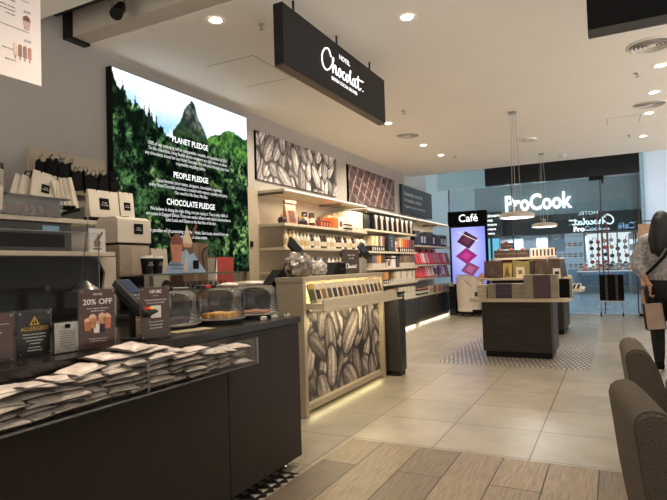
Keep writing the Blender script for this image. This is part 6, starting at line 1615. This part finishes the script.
def shoe(s):
    return solid([('l', [(s * 0.075, -0.035, 0.05), (s * 0.085, 0.08, 0.042), (s * 0.092, 0.16, 0.034)], [0.05, 0.044, 0.034]), ('l', [(s * 0.076, -0.02, 0.06), (s * 0.076, -0.018, 0.10)], [0.046, 0.046])], 0.008, 'shoe', M_['blackmatte'], 3)
hairm = [('b', (0, 0.0, 1.61), 0.112, (0.8, 0.95, 1.02)), ('l', [(-0.02, -0.05, 1.60), (-0.03, -0.085, 1.46), (-0.03, -0.105, 1.32), (-0.03, -0.10, 1.24)], [0.075, 0.07, 0.06, 0.03]), ('l', [(-0.06, -0.02, 1.57), (-0.085, -0.07, 1.42), (-0.085, -0.10, 1.27)], [0.045, 0.045, 0.022]), ('l', [(0.06, -0.02, 1.57), (0.07, -0.07, 1.43), (0.05, -0.10, 1.28)], [0.045, 0.045, 0.022])]
m_shirt = pm('shirt_check', C(160, 158, 158), 0.8, var=0.45, scale=42, bump=0.5, bscale=30)
pp = [P('body', solid(body, 0.0075, 'body', m_skin, 3), None), P('shirt', solid(shirt, 0.012, 'shirt', m_shirt), None, label='grey checked shirt'), P('trousers', solid(trou, 0.012, 'trousers', pm('trouser_black', C(20, 20, 22), 0.8)), None, label='black trousers'),
      P('hair', solid(hairm, 0.012, 'hair', m_hair), None, label='long black hair')]
for s in (-1, 1):
    pp.append(P('shoe', shoe(s), None, [P('sole', MB().prism([(s * 0.08 + 0.05 * math.cos(a), 0.055 + 0.145 * math.sin(a)) for a in [2 * PI * k / 20 for k in range(20)]], 'z', 0.001, 0.022), M_['white'], label='white sole')], label='black shoe'))
    pp.append(P('eye', MB().ball((s * 0.032, 0.112, 1.625), 0.010, n=10, m=8), M_['white'], [P('iris', MB().cyl((s * 0.032, 0.119, 1.625), (s * 0.032, 0.1235, 1.625), 0.005, n=10), M_['blackmatte'])]))
pp.append(P('bag_strap', MB().tube([(0.13, -0.02, 1.47), (0.10, -0.125, 1.36), (0.02, -0.155, 1.22), (-0.09, -0.15, 1.10), (-0.165, -0.08, 1.03)], 0.016, 8), M_['blackmatte']))
thing('person', 'person with long black hair, grey checked shirt and black trousers, holding a bag', 'person', pp, (0.475, 6.88, 0.0), rz=math.radians(-8))
kb = [P('body', MB().prism([(-0.05, 0.0), (0.05, 0.0), (0.03, 0.27), (-0.03, 0.27)], 'x', -0.085, 0.085), pm('bag_dusky', C(172, 148, 134), 0.6)), P('edge', B(-0.092, -0.0855, -0.052, 0.052, -0.002, 0.275), M_['blackmatte']), P('edge', B(0.0855, 0.092, -0.052, 0.052, -0.002, 0.275), M_['blackmatte']), P('base_band', B(-0.0853, 0.0853, -0.052, 0.052, -0.008, -0.0005), M_['blackmatte']),
      P('handle', MB().tube([(-0.04, -0.01, 0.27), (-0.02, 0, 0.35), (0.0, 0, 0.372), (0.02, 0, 0.35), (0.04, -0.01, 0.27)], 0.005, 6), M_['blackmatte'])]
thing('shopping_bag', 'dusky brown shopping bag with black edges held by the person', 'bag', kb, (0.372, 6.765, 0.46), rz=0.1, ry=-0.08)
# ================================================================== LIGHT AND CAMERA
def spot(x, y, z, e, size=95, blend=0.6, col=(1.0, 0.86, 0.68), r=0.04):
    l = bpy.data.lights.new('downlight_lamp', 'SPOT')
    l.energy = e
    l.spot_size = math.radians(size)
    l.spot_blend = blend
    l.color = col
    l.shadow_soft_size = r
    o = link('downlight_lamp', l, None, (x, y, z))
    return o

def area(x, y, z, sx, sy, e, col=(1, 0.9, 0.75), rot=(0, 0, 0)):
    l = bpy.data.lights.new('strip_lamp', 'AREA')
    l.shape = 'RECTANGLE'
    l.size, l.size_y = sx, sy
    l.energy = e
    l.color = col
    return link('strip_lamp', l, None, (x, y, z), rot)

for L in LAMPS:
    if L[0] == 'p':
        spot(L[1], L[2], L[3] - 0.01, 45, 150, 0.4, r=0.18)
    else:
        o = spot(L[0], L[1], 3.19, L[2], 110 if L[0] < -2 else 95)
        if L[0] < -2 and L[1] > 5:
            o.rotation_euler = (0, 0.5, 0)      # the shelf lamps are turned towards the wall
Q = (0, 0, PI / 2)
for yc in (7.06, 9.63, 12.2):
    area(-3.60, yc, 2.13, 2.4, 0.03, 13, (1, 0.88, 0.68), Q)
    area(-3.67, yc, 0.056, 2.3, 0.02, 3, (1, 0.86, 0.62), (-0.5, 0, PI / 2))
area(-2.33, 4.745, 1.098, 1.6, 0.03, 4.5, (1, 0.84, 0.5), Q)
area(-2.285, 4.745, 0.044, 1.6, 0.02, 0.7, (1, 0.86, 0.45), (-0.35, 0, PI / 2))
area(-2.19, 4.745, 0.853, 1.6, 0.03, 7, (1, 0.85, 0.5), (-0.12, 0, PI / 2))
W = bpy.data.worlds.new('World')
SC.world = W
W.use_nodes = True
wn = W.node_tree
bg = wn.nodes['Background']
bg.inputs[0].default_value = (1.0, 0.955, 0.9, 1)
wt = wn.nodes.new('ShaderNodeTexCoord')
wx = wn.nodes.new('ShaderNodeSeparateXYZ')
wm = wn.nodes.new('ShaderNodeMapRange')     # world made brighter below eye height, an added fill for the ceiling
wm.inputs[1].default_value = -0.35
wm.inputs[2].default_value = 0.05
wm.inputs[3].default_value = 3.0
wm.inputs[4].default_value = 0.18
wn.links.new(wt.outputs['Generated'], wx.inputs[0])
wn.links.new(wx.outputs[2], wm.inputs[0])
wn.links.new(wm.outputs[0], bg.inputs[1])
# mall lights
for x in (-6, -2, 2, 6):
    area(x, 17.2, 5.15, 1.2, 1.2, 110, (0.85, 0.94, 1.0))
area(-1.6, 22.75, 2.15, 4.6, 0.6, 170, (0.9, 0.96, 1.0))

cam = bpy.data.cameras.new('Camera')
cam.sensor_width = 36.0
F, YAW, PITCH, ROLL = 548.7, -0.4710, 0.03102, -0.03037
cam.lens = 36.0 * F / 667.0
cam.clip_start = 0.05
co = link('Camera', cam, None, (0, 0, 1.22))
cy, sy = math.cos(YAW), math.sin(YAW)
f = Vector((sy * math.cos(PITCH), cy * math.cos(PITCH), math.sin(PITCH)))
r = Vector((cy, -sy, 0))
u = r.cross(f)
c, s = math.cos(ROLL), math.sin(ROLL)
r2, u2 = c * r + s * u, -s * r + c * u
mat = Matrix((r2, u2, -f)).transposed().to_4x4()
mat.translation = (0, 0, 1.22)
co.matrix_world = mat
SC.camera = co
SC.view_settings.view_transform = 'Standard'
SC.view_settings.look = 'None'
SC.view_settings.gamma = 1.0
SC.view_settings.use_curve_mapping = False
SC.view_settings.exposure = 0.22
SC.cycles.use_denoising = True
SC.cycles.max_bounces = 8
SC.cycles.transparent_max_bounces = 24
SC.cycles.caustics_reflective = False
SC.cycles.caustics_refractive = False
SC.cycles.sample_clamp_indirect = 4.0
